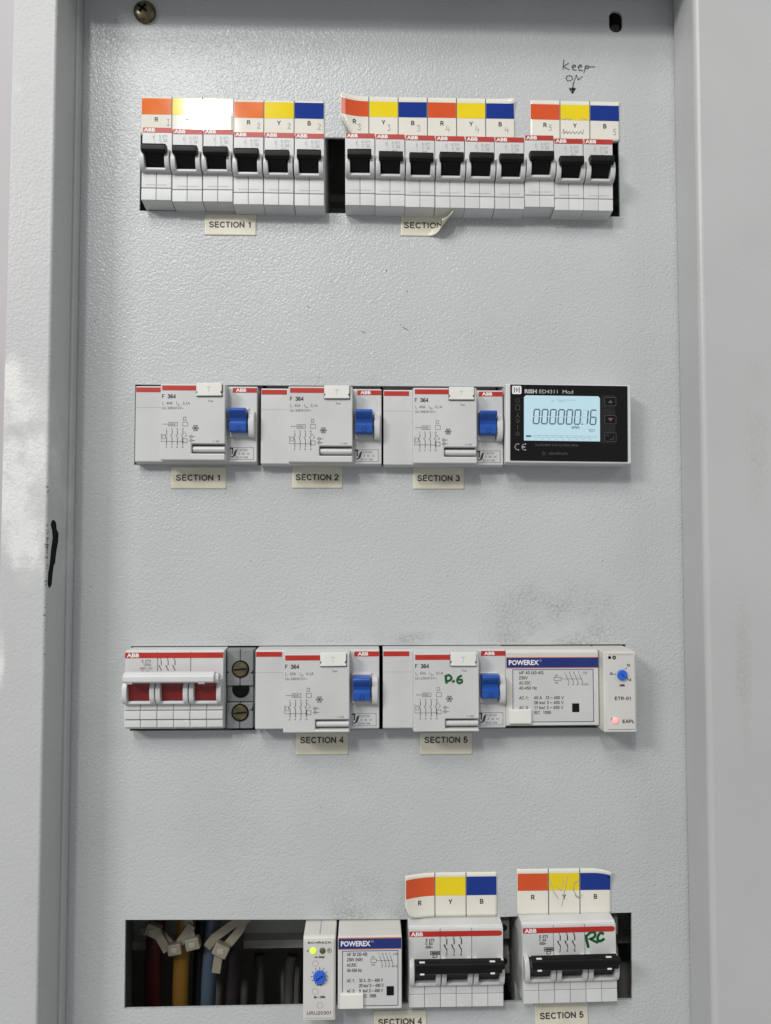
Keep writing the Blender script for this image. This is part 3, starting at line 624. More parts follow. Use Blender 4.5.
    cp = [(-6.5, -7.8), (-9.5, -7.8)]+[(-9.5-3.2*math.sin(math.radians(a)), 0.0-7.6*math.cos(math.radians(a))) for a in range(15, 180, 15)]+[(-9.5, 7.6), (-6.5, 7.6)]
    MB().px(cp, X(65.0), X(68.6)).build('toggle_guard', 'abs_guard', t, bevel=0.8, segs=3)
    tg = MB().px([(-8, -4.8), (-13.0, -4.8), (-13.9, -4.2), (-14.1, 0.4), (-12.7, 1.0), (-13.4, 3.2), (-16.6, 6.2), (-17.0, 7.4), (-16.2, 8.5), (-8, 8.6)], X(54.6), X(64.2)).build('toggle', 'blue', t, bevel=0.4, segs=3)
    MB().circ_line(X(59.6), -2.8, 1.2, 0.3, -14.12, 12).build('toggle_mark', 'p_bluelabel', tg, flat=True)
    # approval label
    p = MB(); y = -7.1
    p.rect_line(X(54.2), X(67.6), -20.0, -13.2, 0.22, y); p.text('LISTED', X(58.8), -15.2, 1.2, y); p.text('A  SE  AC', X(59), -17.2, 1.1, y); p.text('EN 61 008', X(57.6), -19.3, 1.1, y)
    p.build('approval_label', 'midink', t, flat=True)
    MB().add([(X(54.4), y, -18.2), (X(55.8), y, -18.2), (X(56.8), y, -15.0), (X(58.4), y, -13.8), (X(57.2), y, -18.0), (X(55.4), y, -19.0)], [(0, 5, 4, 3, 2, 1)]).line([(X(54.2), -13.6), (X(55.6), -13.6), (X(55.4), -16.8)], 0.7, y-0.01).build('approval_mark', 'ink', t, flat=True)
    tg.rotation_euler = (random.uniform(-.05, .03), 0, random.uniform(-.02, .02)); fl_.rotation_euler = (random.uniform(-.008, .004), random.uniform(-.01, .01), 0)
    if green:
        g = MB(); Yg = -15.8
        x = X(34.4); g.path([(x, 9.6), (x+0.1, 7.2), (x+0.5, 4.9)], 1.35, Yg); g.path(_sm([(x, 9.0), (x+1.9, 9.5), (x+3.2, 8.0), (x+2.2, 6.6), (x+0.5, 6.3)], 4), 1.2, Yg-.01)
        g.path([(x+3.5, 5.7), (x+5.0, 6.5)], 1.2, Yg); g.path(_sm([(x+9.0, 9.2), (x+7.2, 8.4), (x+6.3, 6.6), (x+7.2, 5.1), (x+8.9, 5.7), (x+8.7, 7.0), (x+7.0, 6.9)], 4), 1.15, Yg-.01)
        g.build('marker_writing', 'green_marker', t, flat=True)
    return t
rcd('four-pole residual current switch F 364 at the left end of the meter row', (-97.9, 0, 66.9))
rcd('four-pole residual current switch F 364 above the SECTION 2 label with blue lever', (-26.3, 0, 65.9))
rcd('four-pole residual current switch F 364 directly left of the black energy meter', (44.2, 0, 65.5))
rcd('four-pole residual current switch F 364 beside the grey terminal block', (-27.6, -5, -83.2), sd=-2.2)
rcd('four-pole residual current switch F 364 with green marker writing', (43.8, -5, -83.2), green=True, sd=-2.2)

# ---- energy meter
t = thing('energy_meter', 'black-faced digital energy meter with lit LCD reading 000000.16', 'energy meter', (115.2, 0, 67.0), rot=math.radians(0.5))
MB().px([(57.8, -40), (6, -40), (6, -22.8), (-9, -22.8), (-9, 22.8), (6, 22.8), (6, 40), (57.8, 40)], -35.6, 35.8).build('body', 'abs', t, bevel=0.4)
MB().py([(-36.2, -22.7), (36.2, -22.7), (36.2, 22.9), (-36.2, 22.9)], -14, -9).build('bezel', 'abs', t, bevel=0.9, segs=3)
fc = MB().box(-33.6, 34.0, -14.5, -13.6, -21.4, 22.3).build('face', 'meter_face', t, bevel=0.4)
ls = MB().py([(-25.8, -9.9), (17.8, -9.9), (17.8, 15.0), (16.8, 16.0), (-24.8, 16.0), (-25.8, 15.0)], -14.75, -14.3).build('display', 'lcd', t)
sg = MB(); Y = -14.85
SEGS = {'0': 'abcdef', '1': 'bc', '6': 'acdefg'}
def digit(mb, ch_, x, z, wd, hh, th, y):
    sl = 0.08
    def P2(a, b): return (x+a*wd+b*hh*sl, z+b*hh)
    S = {'a': ((.12, 1), (.88, 1)), 'd': ((.12, 0), (.88, 0)), 'g': ((.12, .5), (.88, .5)), 'b': ((1, .94), (1, .55)), 'c': ((1, .45), (1, .06)), 'f': ((0, .94), (0, .55)), 'e': ((0, .45), (0, .06))}
    for k in SEGS[ch_]: mb.line([P2(*S[k][0]), P2(*S[k][1])], th, y)
xs = [-20.6+4.72*k for k in range(6)]
SEGS['8'] = 'abcdefg'; gh = MB()
for x in xs+[7.4, 12.0]: digit(gh, '8', x, -0.2, 3.2, 8.2, 0.7, Y+0.04)
gh.build('unlit_segments', 'lcdghost', ls, flat=True)
for x in xs: digit(sg, '0', x, -0.2, 3.2, 8.2, 0.7, Y)
sg.box(7.2, 7.9, Y, Y+0.02, -0.5, 0.2)
digit(sg, '1', 7.4, -0.2, 3.0, 8.2, 0.7, Y); digit(sg, '6', 12.0, -0.2, 3.2, 8.2, 0.7, Y)
sg.text('kWh', 1.6, -2.8, 1.5, Y, bold=.02); sg.text('TOT', 11.2, -4.6, 1.5, Y)
sg.line([(-24.4, -7.4), (-22.0, -7.4)], 1.0, Y)
sg.build('digits', 'lcdseg', ls, flat=True)
sg = MB(); sg.text('IN     OUT', -10.2, 12.2, 1.3, Y); sg.line([(-7.4, 13.6), (4, 13.6)], 0.2, Y)
for k in range(10): sg.text('%d' % (k*10), -23.6+k*3.9, -9.4, 0.8, Y)
sg.line([(-21, -7.9), (16, -7.9)], 0.2, Y); sg.line([(-21, -6.9), (16, -6.9)], 0.2, Y)
for k in range(8): sg.line([(-17+k*4, -7.9), (-17+k*4, -6.9)], 0.2, Y)
sg.build('bar_scale', 'lcdfaint', ls, flat=True)
p = MB(); Y = -14.56
p.text('RISH', -25.4, 17.3, 2.1, Y, bold=.045, w=1.15, bf=True); p.text('ED4311', -17.0, 17.3, 2.1, Y, w=1.15, bf=True); p.text('Mod', -3.6, 17.3, 2.1, Y, w=1.15)
p.circ_line(-29.2, -13.6, 1.7, 0.55, Y, 10, 75, 285); p.circ_line(-25.2, -13.6, 1.7, 0.55, Y, 10, 75, 285); p.line([(-26.8, -13.6), (-25.2, -13.6)], 0.5, Y-.01)
p.build('printed_text', 'faceink', t, flat=True)
p = MB()
p.text('3x230/400V 0.25-5(100)A 50Hz', -19.4, -12.9, 1.25, Y, w=1.05); p.circ_line(-14.6, -17.2, 0.9, 0.25, Y); p.text('C', -14.9, -17.7, 1.0, Y); p.text('1000 IMP/kWh', -11.6, -17.8, 1.25, Y)
p.circ_line(-29.4, 12.9, 1.2, 0.22, Y); p.circ_line(-29.4, 12.9, 0.3, 0.4, Y, 6); p.rect_line(-30.7, -28.2, 7.6, 10.4, 0.22, Y)
p.line([(-30.5, 3.2), (-29.4, 4.6), (-28.4, 3.2)], 0.25, Y); p.line([(-29.4, 4.6), (-29.4, 6)], 0.25, Y); p.line([(-30.5, 1.4), (-29.4, 0), (-28.4, 1.4)], 0.25, Y); p.line([(-30.5, 1.4), (-29.4, 2.4), (-28.4, 1.4)], 0.2, Y)
p.line([(-29.4, -1.2), (-29.4, -3.8)], 0.22, Y); p.line([(-30.6, -6.8), (-28.3, -6.8), (-29.4, -4.6), (-30.6, -6.8)], 0.22, Y)
p.build('printed_symbols', 'dimink', t, flat=True)
lg = MB().py([(-32.2, 16.7), (-27.7, 16.7), (-27.3, 17.2), (-27.3, 21.0), (-27.7, 21.4), (-32.2, 21.4), (-32.6, 21.0), (-32.6, 17.2)], -14.62, -14.4).build('logo_plate', 'white', t)
lm = MB()
for x in (-31.4, -28.6): lm.line([(x, 17.6), (x, 20.6)], 0.5, -14.66)
lm.line([(-30.6, 19.1), (-29.3, 19.1)], 0.5, -14.66); lm.line([(-30, 18.0), (-30, 18.5)], 0.5, -14.66); lm.line([(-30, 19.8), (-30, 20.3)], 0.5, -14.66)
lm.build('logo_mark', 'ink', lg, flat=True)
for k, (z, kind_) in enumerate(((13.0, 'up'), (2.6, 'down'), (-7.4, 'enter'))):
    b = MB().box(20.3, 27.2, -14.9, -14.3, z-2.6, z+2.6).build('button', 'meter_face', t, bevel=0.25)
    q = MB().rect_line(20.5, 27.0, z-2.4, z+2.4, 0.22, -14.96)
    q.build('button_rim', 'dimink', b, flat=True)
    q = MB()
    if kind_ == 'up': q.add([(22.4, -14.97, z-0.8), (25.2, -14.97, z-0.8), (23.8, -14.97, z+0.9)], [(0, 1, 2)])
    if kind_ == 'down': q.add([(22.2, -14.97, z+0.9), (23.8, -14.97, z-0.9), (25.4, -14.97, z+0.9)], [(0, 1, 2)])
    if kind_ == 'enter': q.line([(21.8, z+1.2), (22.8, z+0.6)], 0.35, -14.97).line([(25.6, z+0.6), (25.6, z-1.2), (23.4, z-1.2)], 0.3, -14.97)
    q.build('button_symbol', 'pink' if kind_ == 'down' else 'dimink', b, flat=True)
MB().box(18.6, 26.6, -14.62, -14.4, 9.0, 16.8).build('keypad_field', mat('keypad', (0.016, 0.015, 0.016), 0.45, spec=0.25), t)
MB().box(18.6, 26.6, -14.62, -14.4, -11.0, 8.8).build('keypad_field', bpy.data.materials['keypad'], t)

# ---- contactors
def contactor(label, loc, wd, lines, ac, dz=0.0, bot=-20.2):
    t = thing('contactor', label, 'contactor', loc, 'contactors')
    H = wd/2; k = wd/51.7
    MB().px([(57.8, -40), (6, -40), (6, -23), (-9, -22.8 if bot < -18 else -19.5), (-19.4, bot), (-19.4, 20.8), (-17.6, 22.2), (-3, 22.6), (6, 22.6), (6, 40), (57.8, 40)], -H, H).build('body', 'cream_abs', t, bevel=0.6, segs=3)
    bl = MB().box(-H+0.3, H-0.3, -19.55, -19.2, 12.0, 17.4).build('brand_band', 'p_bluelabel', t)
    MB().box(-H+0.3, H-0.3, -19.6, -19.2, 17.4, 17.8).build('band_line', 'orangeline', bl)
    MB().box(-H+0.3, H-0.3, -19.6, -19.2, 11.7, 12.0).build('band_line', 'orangeline', bl)
    nm = MB().text('POWEREX', -H+1.6, 13.5, 2.6, -19.62, bold=.03, fit=17.0 if k > .9 else 16.2, bf=True); nm.circ_line(-H+19.6 if k > .9 else -H+18.8, 15.9, 0.55, 0.18, -19.62)
    nm.build('brand_name', 'white', bl, flat=True)
    y = -19.46
    lp = MB().box(-H+3.6*k, H-3.0*k, -19.44, -19.2, -18.6, 11.0).build('label_field', 'abs_rcd', t)
    MB().rect_line(-H+3.8*k, H-3.2*k, -18.4, 10.8, 0.35, -19.5).build('label_border', 'p_bluelabel', lp, flat=True)
    p = MB(); x0 = -H+(7.4 if k > .9 else 5.0)*1.0
    hh = 1.75; kw = 0.95 if k > .9 else 0.76
    for j, s_ in enumerate(lines): p.text(s_, x0, 8.2-2.85*j, hh, -19.5, bold=.022, w=kw)
    zz = -5.8
    for j, (a, b) in enumerate(ac):
        if a: p.text(a, x0, zz-2.75*j, hh, -19.5, bold=.022, w=kw)
        p.text(b, x0+(8.4 if k > .9 else 6.6), zz-2.75*j, hh, -19.5, bold=.022, w=kw)
    cx0 = H-(23.5 if k > .9 else 15.5); s2 = 1.0 if k > .9 else 0.74
    p.rect_line(cx0-2.0*s2, cx0+2.0*s2, 4.6, 6.4, 0.22, -19.5); p.text('(A1', cx0-1.6*s2, 7.0, 1.0, -19.5); p.text('(A2', cx0-1.6*s2, 2.9, 1.0, -19.5)
    for j in range(4):
        xx = cx0+(4.6+2.6*j)*s2
        p.line([(xx, 8.0), (xx+2.0*s2, 3.4)], 0.24, -19.5); p.text(str(2*j+1), xx-0.8, 8.4, 1.2, -19.5); p.text(str(2*j+2), xx+1.2*s2, 1.9, 1.2, -19.5)
    p.line([(cx0+2*s2, 5.5), (cx0+14.0*s2, 5.5)], 0.18, -19.5); p.text('(13)', cx0+14.4*s2, 8.4, 1.1, -19.5); p.text('(14)', cx0+14.8*s2, 1.9, 1.1, -19.5)
    p.build('printed_text', 'ink', t, flat=True)
    MB().box(-H+1.4, -H+14.0, -21.2, -19.2, -19.0, -11.2).build('label_clip', 'tab', t, bevel=0.4)
    MB().box(H-(15.4 if k > .9 else 8.4), H-(11.4 if k > .9 else 4.4), -19.75, -19.3, -13.0, -8.2).build('indicator_window', 'black', t, bevel=0.15)
    if dz:
        for c_ in t.children:
            if c_.name.split('.')[0] != 'body': c_.location.z = dz*MM
    return t
contactor('wide modular contactor marked MF 40 between residual switch and timer relay', (104.9, 7, -83.5), 52.8, ['MF 40 (40-40)', '230V', 'AC/DC', '40-450 Hz'],
          [('AC-1:', '40 A   /3 ~ 400 V'), ('', '26 kw/ 3 ~ 400 V'), ('AC-3:', '11 kw/ 3 ~ 400 V'), ('', 'IEC  1095')], dz=0.3)
contactor('narrow modular contactor marked MF 32 in the bottom row', (1.9, 3, -238.8), 35.0, ['MF 32 (32-40)', '230V 240V', 'AC/DC', '40-450 Hz'],
          [('AC-1:', '32 A  /3 ~ 400 V'), ('', '20 kw/ 3 ~ 400 V'), ('AC-3:', '9  kw/ 3 ~ 400 V'), ('', '   IEC  1095')], dz=4.2, bot=-16.0)

# ---- timer relays
def knob_gear(mb, cx, cz, r, y0, y1, n=14):
    pts = []
    for k in range(n*4):
        rr = r if k % 4 < 2 else r*0.84; a = 2*math.pi*k/(n*4); pts.append((cx+rr*math.cos(a), cz+rr*math.sin(a)))
    return mb.py(pts, y0, y1)
t = thing('timer_relay', 'slim earth-fault timer relay with glowing red LED beside contactor', 'timer relay', (140.9, 2, -83.6), 'slim timer relays')
MB().px([(60.8, -40), (9, -40), (9, -22.6), (-10, -22.8), (-21.4, -22.4), (-21.4, 22.2), (-10, 22.6), (9, 22.6), (9, 40), (60.8, 40)], -9.2, 9.2).build('body', 'cream_abs', t, bevel=0.8, segs=3)
MB().box(-7.4, 8.2, -21.9, -21.2, -20.6, 20.4).build('front_plate', 'cream_abs', t, bevel=0.4)
y = -22.0
p = MB(); p.circ_line(-5.9, 17.4, 0.45, 0.8, y, 10); p.circ_line(-3.3, 17.4, 0.75, 0.6, y, 10)
p.text('10', 3.6, 12.4, 1.4, y, bold=.05); p.text('10', -6.0, 7.8, 1.4, y, bold=.05, w=.9); p.text('5', 5.2, 4.4, 1.4, y, bold=.05); p.text('min', -0.4, 1.6, 1.3, y, bold=.06)
p.line([(-4.0, 8.3), (-2.6, 8.2)], .3, y); p.line([(3.6, 11.8), (2.9, 11.0)], .3, y); p.line([(5.0, 4.6), (3.2, 6.6)], .35, y)
p.text('ETR-01', -3.4, -6.0, 1.75, y, bold=.05, fit=9.4); p.text('EAPL', 0.8, -18.6, 1.75, y, bold=.06, fit=6.8); p.text('P', -5.6, -17.4, 1.6, y)
p.line([(-6.6, 18.9), (7.4, 18.9)], .15, y)
p.build('printed_text', 'ink', t, flat=True, loc=(0, 0, 1.6))
k_ = knob_gear(MB(), 0.9, 7.9, 2.9, -23.4, -21.5).build('dial', 'knob', t, bevel=0.12, segs=1, loc=(0, 0, 1.6))
MB().strap([(0.0, -23.46, 8.9), (1.9, -23.46, 6.7)], 0.5, 0.1).build('dial_mark', 'p_bluelabel', k_)
MB().disc(-3.3, -16.9, 1.75, -22.1, -21.5, 18, dome=0.9).build('indicator_led', 'led_r', t, loc=(0, 0, 1.2))

t = thing('timer_relay', 'slim on-delay timer relay with lit yellow-green LED, bottom row', 'timer relay', (-25.7, 4.5, -238.0), 'slim timer relays')
MB().px([(57.8, -40), (6, -40), (6, -22.6), (-9, -23.2), (-20, -23.2), (-20, 20.6), (-18.6, 21.8), (6, 22.0), (6, 40), (57.8, 40)], -8.85, 8.85).build('body', 'cream_abs', t, bevel=0.7, segs=3)
MB().box(-0.15, 0.15, -18.0, -2, 21.7, 22.15).build('top_seam', 'greyink', t)
MB().box(-8.0, 8.0, -20.45, -19.6, -21.6, 19.6).build('front_plate', 'cream_abs', t, bevel=0.3)
y = -20.55
p = MB(); p.text('SCHRACK', -6.4, 18.2, 1.2, y, bold=.07, fit=12.8); p.text('U', -6.9, 13.8, 1.3, y, bold=.03); p.text('R', 4.9, 13.8, 1.3, y, bold=.03); p.circ_line(5.5, 14.4, 1.2, .2, y, 10)
p.text('on delay', 0.2, 10.6, 1.1, y, al='C', bold=.04); p.text('tmax', 0.2, -4.2, 1.1, y, al='C', bold=.03); p.text('0s - 100s', 0.2, -10.8, 1.15, y, al='C', bold=.05)
p.text('URU20301', 0.0, -19.6, 1.8, y, al='C', bold=.01, fit=13.6)
for a in range(-150, 151, 30):
    ra = math.radians(90-a) ; p.line([(0.2+4.0*math.cos(ra), 0.8+4.0*math.sin(ra)), (0.2+4.7*math.cos(ra), 0.8+4.7*math.sin(ra))], .35, y)
p.build('printed_text', 'ink', t, flat=True)
MB().disc(-3.4, 14.4, 1.65, -20.6, -20.3, 18, dome=0.8).build('indicator_led', 'led_g', t)
MB().disc(1.7, 14.4, 1.65, -20.6, -20.3, 18, dome=0.8).build('indicator_led', 'led_off', t)
k_ = knob_gear(MB(), 0.2, 0.8, 3.5, -22.4, -20.0, 16).build('dial', 'knob', t, bevel=0.12, segs=1)
MB().strap([(-1.6, -22.45, -0.4), (2.0, -22.45, 2.0)], 0.8, 0.1).build('dial_mark', 'p_bluelabel', k_)
for (x, z) in ((-2.2, 7.6), (-2.2, -7.2), (0.4, -14.6)): MB().circ_line(x, z, 1.6, 0.28, y, 18).build('moulded_ring', 'abs_guard', t, flat=True)

# ================================================================ stickers
def curl(x0, z0, ang, r, side=1):
    """roll everything past the line through (x0,z0) with direction ang toward the viewer on a cylinder of radius r"""
    dx, dz = math.cos(math.radians(ang)), math.sin(math.radians(ang))
    def fn(x, y, z):
        s = (x-x0)*dx+(z-z0)*dz
        if s <= 0: return (x, y, z)
        a = s/r; al = (r+y*0)*math.sin(a); li = r*(1-math.cos(a))
        ny = -li + y*math.cos(a); al += y*math.sin(a)*1.0
        return (x+(al-s)*dx, ny, z+(al-s)*dz)
    return fn
def chain(*fs):
    def fn(x, y, z):
        for f in fs: x, y, z = f(x, y, z)
        return (x, y, z)
    return fn
def phase_strip(label, x0, x1, z0, z1, n, marks=(), warp=None, band=(0.12, 0.56), writing=None, wave=0.0, rot=0.0, first='p_red'):
    wd, hh = x1-x0, z1-z0
    t = thing('phase_sticker', label, 'sticker', ((x0+x1)/2, 0, (z0+z1)/2), 'phase colour stickers', rot)
    H, V = wd/2, hh/2; cw = wd/n
    base = (lambda x, y, z: (x, y-wave*(0.5+0.5*math.sin(x*0.16+z*0.1)), z)) if wave else None
    wf = chain(*[f for f in (base, warp) if f]) if (base or warp) else None
    o = MB().grid(-H, H, -V, V, -0.25, max(8, int(wd/1.5)), 14).warp(wf).build('paper', 'paper', t, flat=True)
    for p in o.data.polygons: p.use_smooth = True
    sm = o.modifiers.new('thickness', 'SOLIDIFY'); sm.thickness = 0.00018; sm.offset = 0
    zt, zb_ = V-hh*band[0], V-hh*band[1]
    for k in range(n):
        a = -H+k*cw; b = a+cw
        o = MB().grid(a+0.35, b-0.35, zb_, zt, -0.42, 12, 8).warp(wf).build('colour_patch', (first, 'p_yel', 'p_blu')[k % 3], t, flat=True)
        for p in o.data.polygons: p.use_smooth = True
        MB().caps('RYB'[k % 3], (a+b)/2, zb_-hh*0.19, 2.6, -0.44, wt=0.2).warp(wf).build('letter', 'ink', t, flat=True)
    g = MB()
    for k in range(1, n): g.add(MB().grid(-H+k*cw-0.22, -H+k*cw+0.22, -V, V, -0.46, 1, 14).v, MB().grid(0, 1, 0, 1, 0, 1, 14).f)
    g.warp(wf).build('divider_lines', 'ink', t, flat=True)
    if writing:
        g = MB()
        for (l, wdt) in writing: g.line(l, wdt, -0.5)
        g.warp(wf).build('pencil_writing', 'pencil_light', t, flat=True)
    return t
def dg(s, x, z, k=1.0):
    L_ = {'1': [[(-.6, 1.4), (.6, 1.7)], [(.1, 1.6), (.1, -1.6)], [(-.8, -1.6), (.9, -1.6)]], '2': [[(-.8, 1.2), (0, 1.7), (.8, 1), (-.8, -1.6), (.9, -1.6)]], '3': [[(-.8, 1.5), (.7, 1.5), (0, .2), (.8, -.6), (.2, -1.6), (-.8, -1.3)]],
          '4': [[(-.4, 1.7), (-.9, -.2), (.9, -.2)], [(.5, 1), (.5, -1.7)]], '5': [[(.8, 1.6), (-.5, 1.6), (-.6, .3), (.6, .2), (.6, -1.3), (-.6, -1.6)]]}[s]
    return [([(x+a*k, z+b*k) for a, b in l], 0.32) for l in L_]
w1 = dg('1', -11.2, -4.2, 1.1)
phase_strip('glossy R Y B sticker with a bright glare, above the leftmost breakers', -133.9, -79.7, 240.9, 263.6, 3, band=(0.05, 0.48), writing=w1+dg('1', 8, -4.5)+dg('1', 25, -4.5), first='p_red_glare')
phase_strip('R Y B sticker with glossy orange cell, just left of the wide black gap', -79.5, -25.6, 240.7, 262.3, 3, band=(0.05, 0.50), writing=dg('2', -12, -4.6)+dg('2', 6, -4.6)+dg('2', 24, -4.8), wave=0.12, first='p_red_glare')
w3 = sum([dg('3', -53.2+17.7*k+12.4, -6.6, 1.15) for k in range(3)]+[dg('4', 17.7*k+12.2, -6.8, 1.15) for k in range(3)], [])
phase_strip('long six-cell R Y B R Y B sticker with lifted left end', -16.6, 88.4, 241.0, 265.6, 6, band=(0.12, 0.50), writing=w3,
            warp=chain(curl(-36, 0, 178, 34), curl(-47, -6, 222, 7), curl(49.5, 6, 35, 9)), wave=0.15)
wr = dg('5', -15, -4.6)+dg('5', 24, -6.5, 1.1)
for (a, b) in ((-8.0, -6.8), (-6.4, -7.4)): pass
sc_ = [([(-8, 1.2), (-6.6, 0.4), (-5, 1.4), (-3.6, 0.6), (-1.8, 1.3)], .3), ([(3.0, 0.8), (4.6, 1.5), (6.2, 0.8), (7.4, 1.4)], .3), ([(-7.4, -8.2), (-6.8, -5.6), (-6.4, -8.0), (-5.2, -6.6), (-4.6, -8.0), (-3.4, -6.8), (-2.6, -8.0), (-1.2, -6.6), (-0.4, -8.0), (1.2, -6.8), (2.2, -8.0), (3.2, -6.6), (4.6, -8.0), (5.2, -5.4)], .42)]
phase_strip('R Y B sticker with pencil scribble in its yellow cell, under the arrow', 97.7, 152.0, 240.8, 265.0, 3, band=(0.10, 0.49), writing=wr+sc_, warp=curl(25.2, 8, 20, 6), rot=math.radians(0.4))
phase_strip('R Y B sticker with lifted left corner above the bottom-row breakers', 21.2, 74.9, -214.6, -189.6, 3, band=(0.10, 0.52), warp=chain(curl(-8, 0, 180, 42), curl(-20, -9, 235, 7)))
wv = [([(-8.2, 7), (-6.0, 0), (-3.4, -4)], .35), ([(-4.8, 3.2), (-1.6, 0.6), (0, 8)], .3), ([(2.0, 8.4), (-1.4, -8.0)], .35), ([(8.8, 6.4), (6.0, 4.6), (5.4, 1.0), (7.0, -2.4), (10, -3.6)], .45), ([(6, -1.8), (8, -3.8), (10.4, -1.6)], .35)]
phase_strip('R Y B sticker scribbled over with pencil, bottom right', 86.4, 140.8, -214.4, -188.2, 3, band=(0.10, 0.47), writing=wv, warp=chain(curl(18.5, 8, 40, 12)))

def section_label(text, label, x0, x1, z0, z1, tx=0.5, tz=0.5, warp=None, rot=0.0, fit=25.0):
    t = thing('section_label', label, 'label', ((x0+x1)/2, 0, (z0+z1)/2), 'section name labels', rot)
    H, V = (x1-x0)/2, (z1-z0)/2
    o = MB().grid(-H, H, -V, V, -0.2, 40, 16).warp(warp).build('tape', 'tape', t, flat=True)
    for p in o.data.polygons: p.use_smooth = True
    sm = o.modifiers.new('thickness', 'SOLIDIFY'); sm.thickness = 0.00018; sm.offset = 0
    MB().caps(text, 0, -1.7+(tz-0.5)*2*V, 3.4, -0.38, fit=fit, wt=0.205).warp(warp).build('lettering', 'ink', t, flat=True)
section_label('SECTION 1', 'cream SECTION 1 label under the top-row breakers', -95.9, -65.6, 180.4, 193.2)
section_label('SECTION 2', 'peeling SECTION 2 label with its right end curled up', 20.0, 51.0, 181.2, 194.2, warp=chain(curl(0.6, -5.2, -40, 4.8), lambda x, y, z: (x, y-0.05*max(0, x-3.5)**2, z)), fit=27.5)
section_label('SECTION 1', 'cream SECTION 1 label under the leftmost residual current switch', -113.8, -81.9, 30.5, 43.4, fit=26.0)
section_label('SECTION 2', 'flat cream SECTION 2 label under a residual current switch', -43.6, -14.3, 30.9, 43.8)
section_label('SECTION 3', 'cream SECTION 3 label left of the energy meter', 27.0, 57.0, 30.5, 43.4)
section_label('SECTION 4', 'cream SECTION 4 label under the residual switch beside terminal block', -40.7, -10.6, -122.6, -109.8, tz=0.66)
section_label('SECTION 5', 'cream SECTION 5 label under the green-marked residual switch', 30.7, 61.0, -123.0, -110.2, tz=0.66)
section_label('SECTION 4', 'cream SECTION 4 label at the bottom edge below the narrow contactor', 4.2, 34.2, -278.5, -266.2, tz=0.5, rot=math.radians(-0.8))
section_label('SECTION 5', 'cream SECTION 5 label at the bottom edge below the green-marked breaker', 96.2, 126.8, -278.4, -262.4, tz=0.5, rot=math.radians(-1.2))

# ================================================================ cables inside the bottom cut-out
def cable(label, mt, pts, r):
    n = []
    for i in range(len(pts)-1):
        for k in range(5):
            u = k/5; p0 = pts[max(i-1, 0)]; p1 = pts[i]; p2 = pts[i+1]; p3 = pts[min(i+2, len(pts)-1)]
            n.append(tuple(0.5*((2*p1[j])+(-p0[j]+p2[j])*u+(2*p0[j]-5*p1[j]+4*p2[j]-p3[j])*u*u+(-p0[j]+3*p1[j]-3*p2[j]+p3[j])*u**3) for j in range(3)))
    n.append(pts[-1])
    z0 = n[-1][2]
    o = MB().tube([(a, b, c) for a, b, c in n], r, 14).build('cable', mt)
    tag(o, label, 'cable', 'cables inside the bottom cut-out'); return o
cable('dark red cable leftmost in the bottom cut-out', 'c_red', [(-122, 60, -170), (-126, 44, -215), (-131, 40, -245), (-132, 42, -300), (-130, 50, -380), (-130, 62, -430)], 5.2)
cable('yellow cable between the red and blue cables', 'c_yel', [(-104, 60, -170), (-108, 42, -215), (-113, 38, -245), (-115, 40, -290), (-115, 50, -380), (-115, 62, -430)], 4.9)
cable('blue cable rightmost of the three coloured cables', 'c_blu', [(-92, 60, -170), (-94, 42, -220), (-96, 38, -250), (-98, 40, -295), (-98, 50, -380), (-98, 62, -430)], 4.6)
cable('black cable behind the yellow and blue cables', 'c_blk', [(-100, 66, -170), (-104, 55, -230), (-106, 54, -300), (-106, 60, -430)], 5.0)
cable('black cable right of the blue cable', 'c_blk', [(-76, 60, -170), (-80, 48, -225), (-84, 46, -300), (-84, 60, -430)], 4.6)
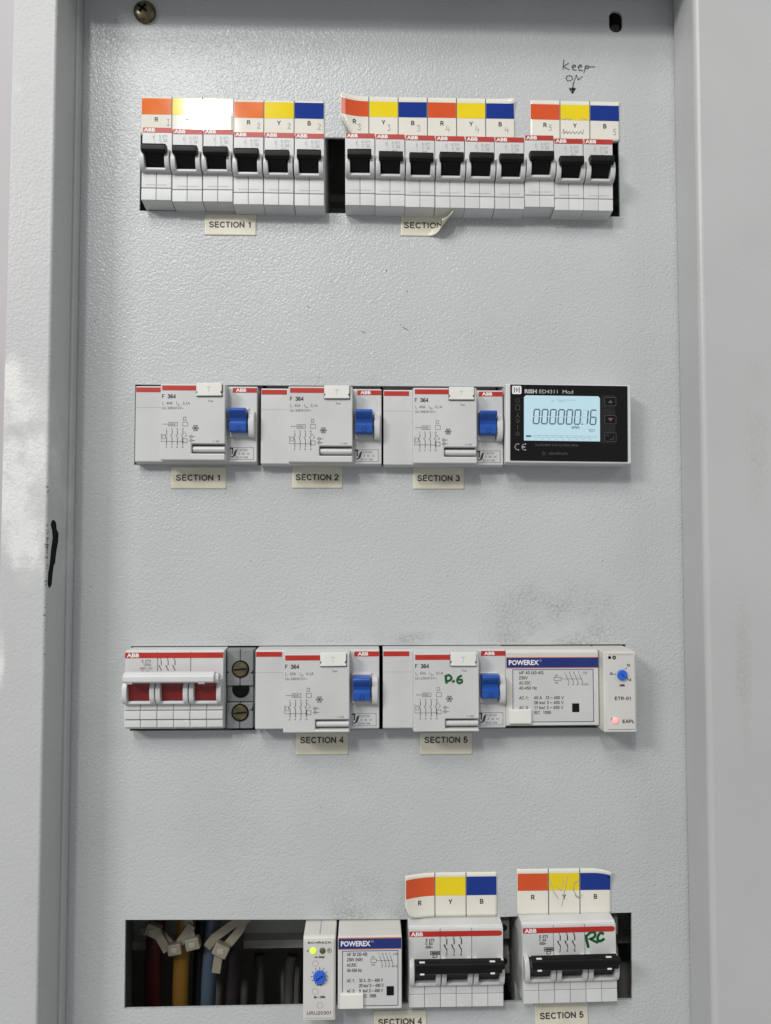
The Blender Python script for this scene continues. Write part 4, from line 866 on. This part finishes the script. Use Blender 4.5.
cable('grey cable at the far left edge of the bottom cut-out', 'c_gry', [(-152, 50, -170), (-152, 40, -230), (-152, 42, -300), (-152, 60, -430)], 7.0)
cable('pale grey cable low in the dark middle of the cut-out', 'c_gry', [(-72, 78, -278), (-72, 76, -292), (-70, 72, -340), (-70, 80, -430)], 3.6)
cable('pale grey cable low in the dark, nearer the timer', 'c_gry', [(-50, 80, -280), (-52, 78, -294), (-52, 74, -340), (-52, 80, -430)], 3.6)
def cable_tie(label, head, pts, tail=None, hs=4.2):
    t = thing('cable_tie', label, 'cable tie', head, 'nylon cable ties')
    hx, hy, hz = head
    MB().box(-hs, hs, -2.6, 2.6, -hs*0.8, hs*0.8).build('head', 'tie', t, bevel=0.9, segs=2).rotation_euler = (0, random.uniform(-.5, .5), 0)
    MB().box(-hs*.45, hs*.45, -3.0, -2.4, -hs*.35, hs*.35).build('head_slot', 'tie_slot', t, bevel=0.3)
    MB().strap([(a-hx, b-hy, c-hz) for a, b, c in pts], 5.2, 1.4).build('strap', 'tie', t, bevel=0.3)
    if tail: MB().strap([(a-hx, b-hy, c-hz) for a, b, c in tail], 5.2, 1.3).build('tail', 'tie', t, bevel=0.3)
cable_tie('nylon cable tie round the dark red cable', (-129.5, 31, -236), [(-138, 36, -240), (-130, 33, -236), (-122, 33, -243)], [(-129, 30, -234), (-120, 28, -247)], 4.6)
cable_tie('nylon cable tie hooked left of the yellow cable', (-115.5, 28, -245.5), [(-124, 32, -240), (-116, 30, -246), (-107, 31, -238)], [(-113, 29, -243), (-106, 30, -233)], 4.2)
cable_tie('nylon cable tie on the yellow cable, end hanging', (-105.0, 29, -243.0), [(-109, 33, -229), (-107.5, 30, -236), (-104, 29, -246)], None, 4.4)
cable_tie('long looped nylon cable tie with square head on the blue cable', (-87.5, 27, -246.0), [(-97, 31, -247), (-92, 29, -240), (-80, 28, -231), (-72, 29, -227)], [(-89, 28, -248), (-91, 29, -261)], 4.6)
cable_tie('nylon cable tie crossing behind the looped tie', (-74.0, 32, -229.0), [(-72, 31, -226), (-77, 29, -236), (-83, 28.5, -243), (-86, 31, -247)], None, 3.6)
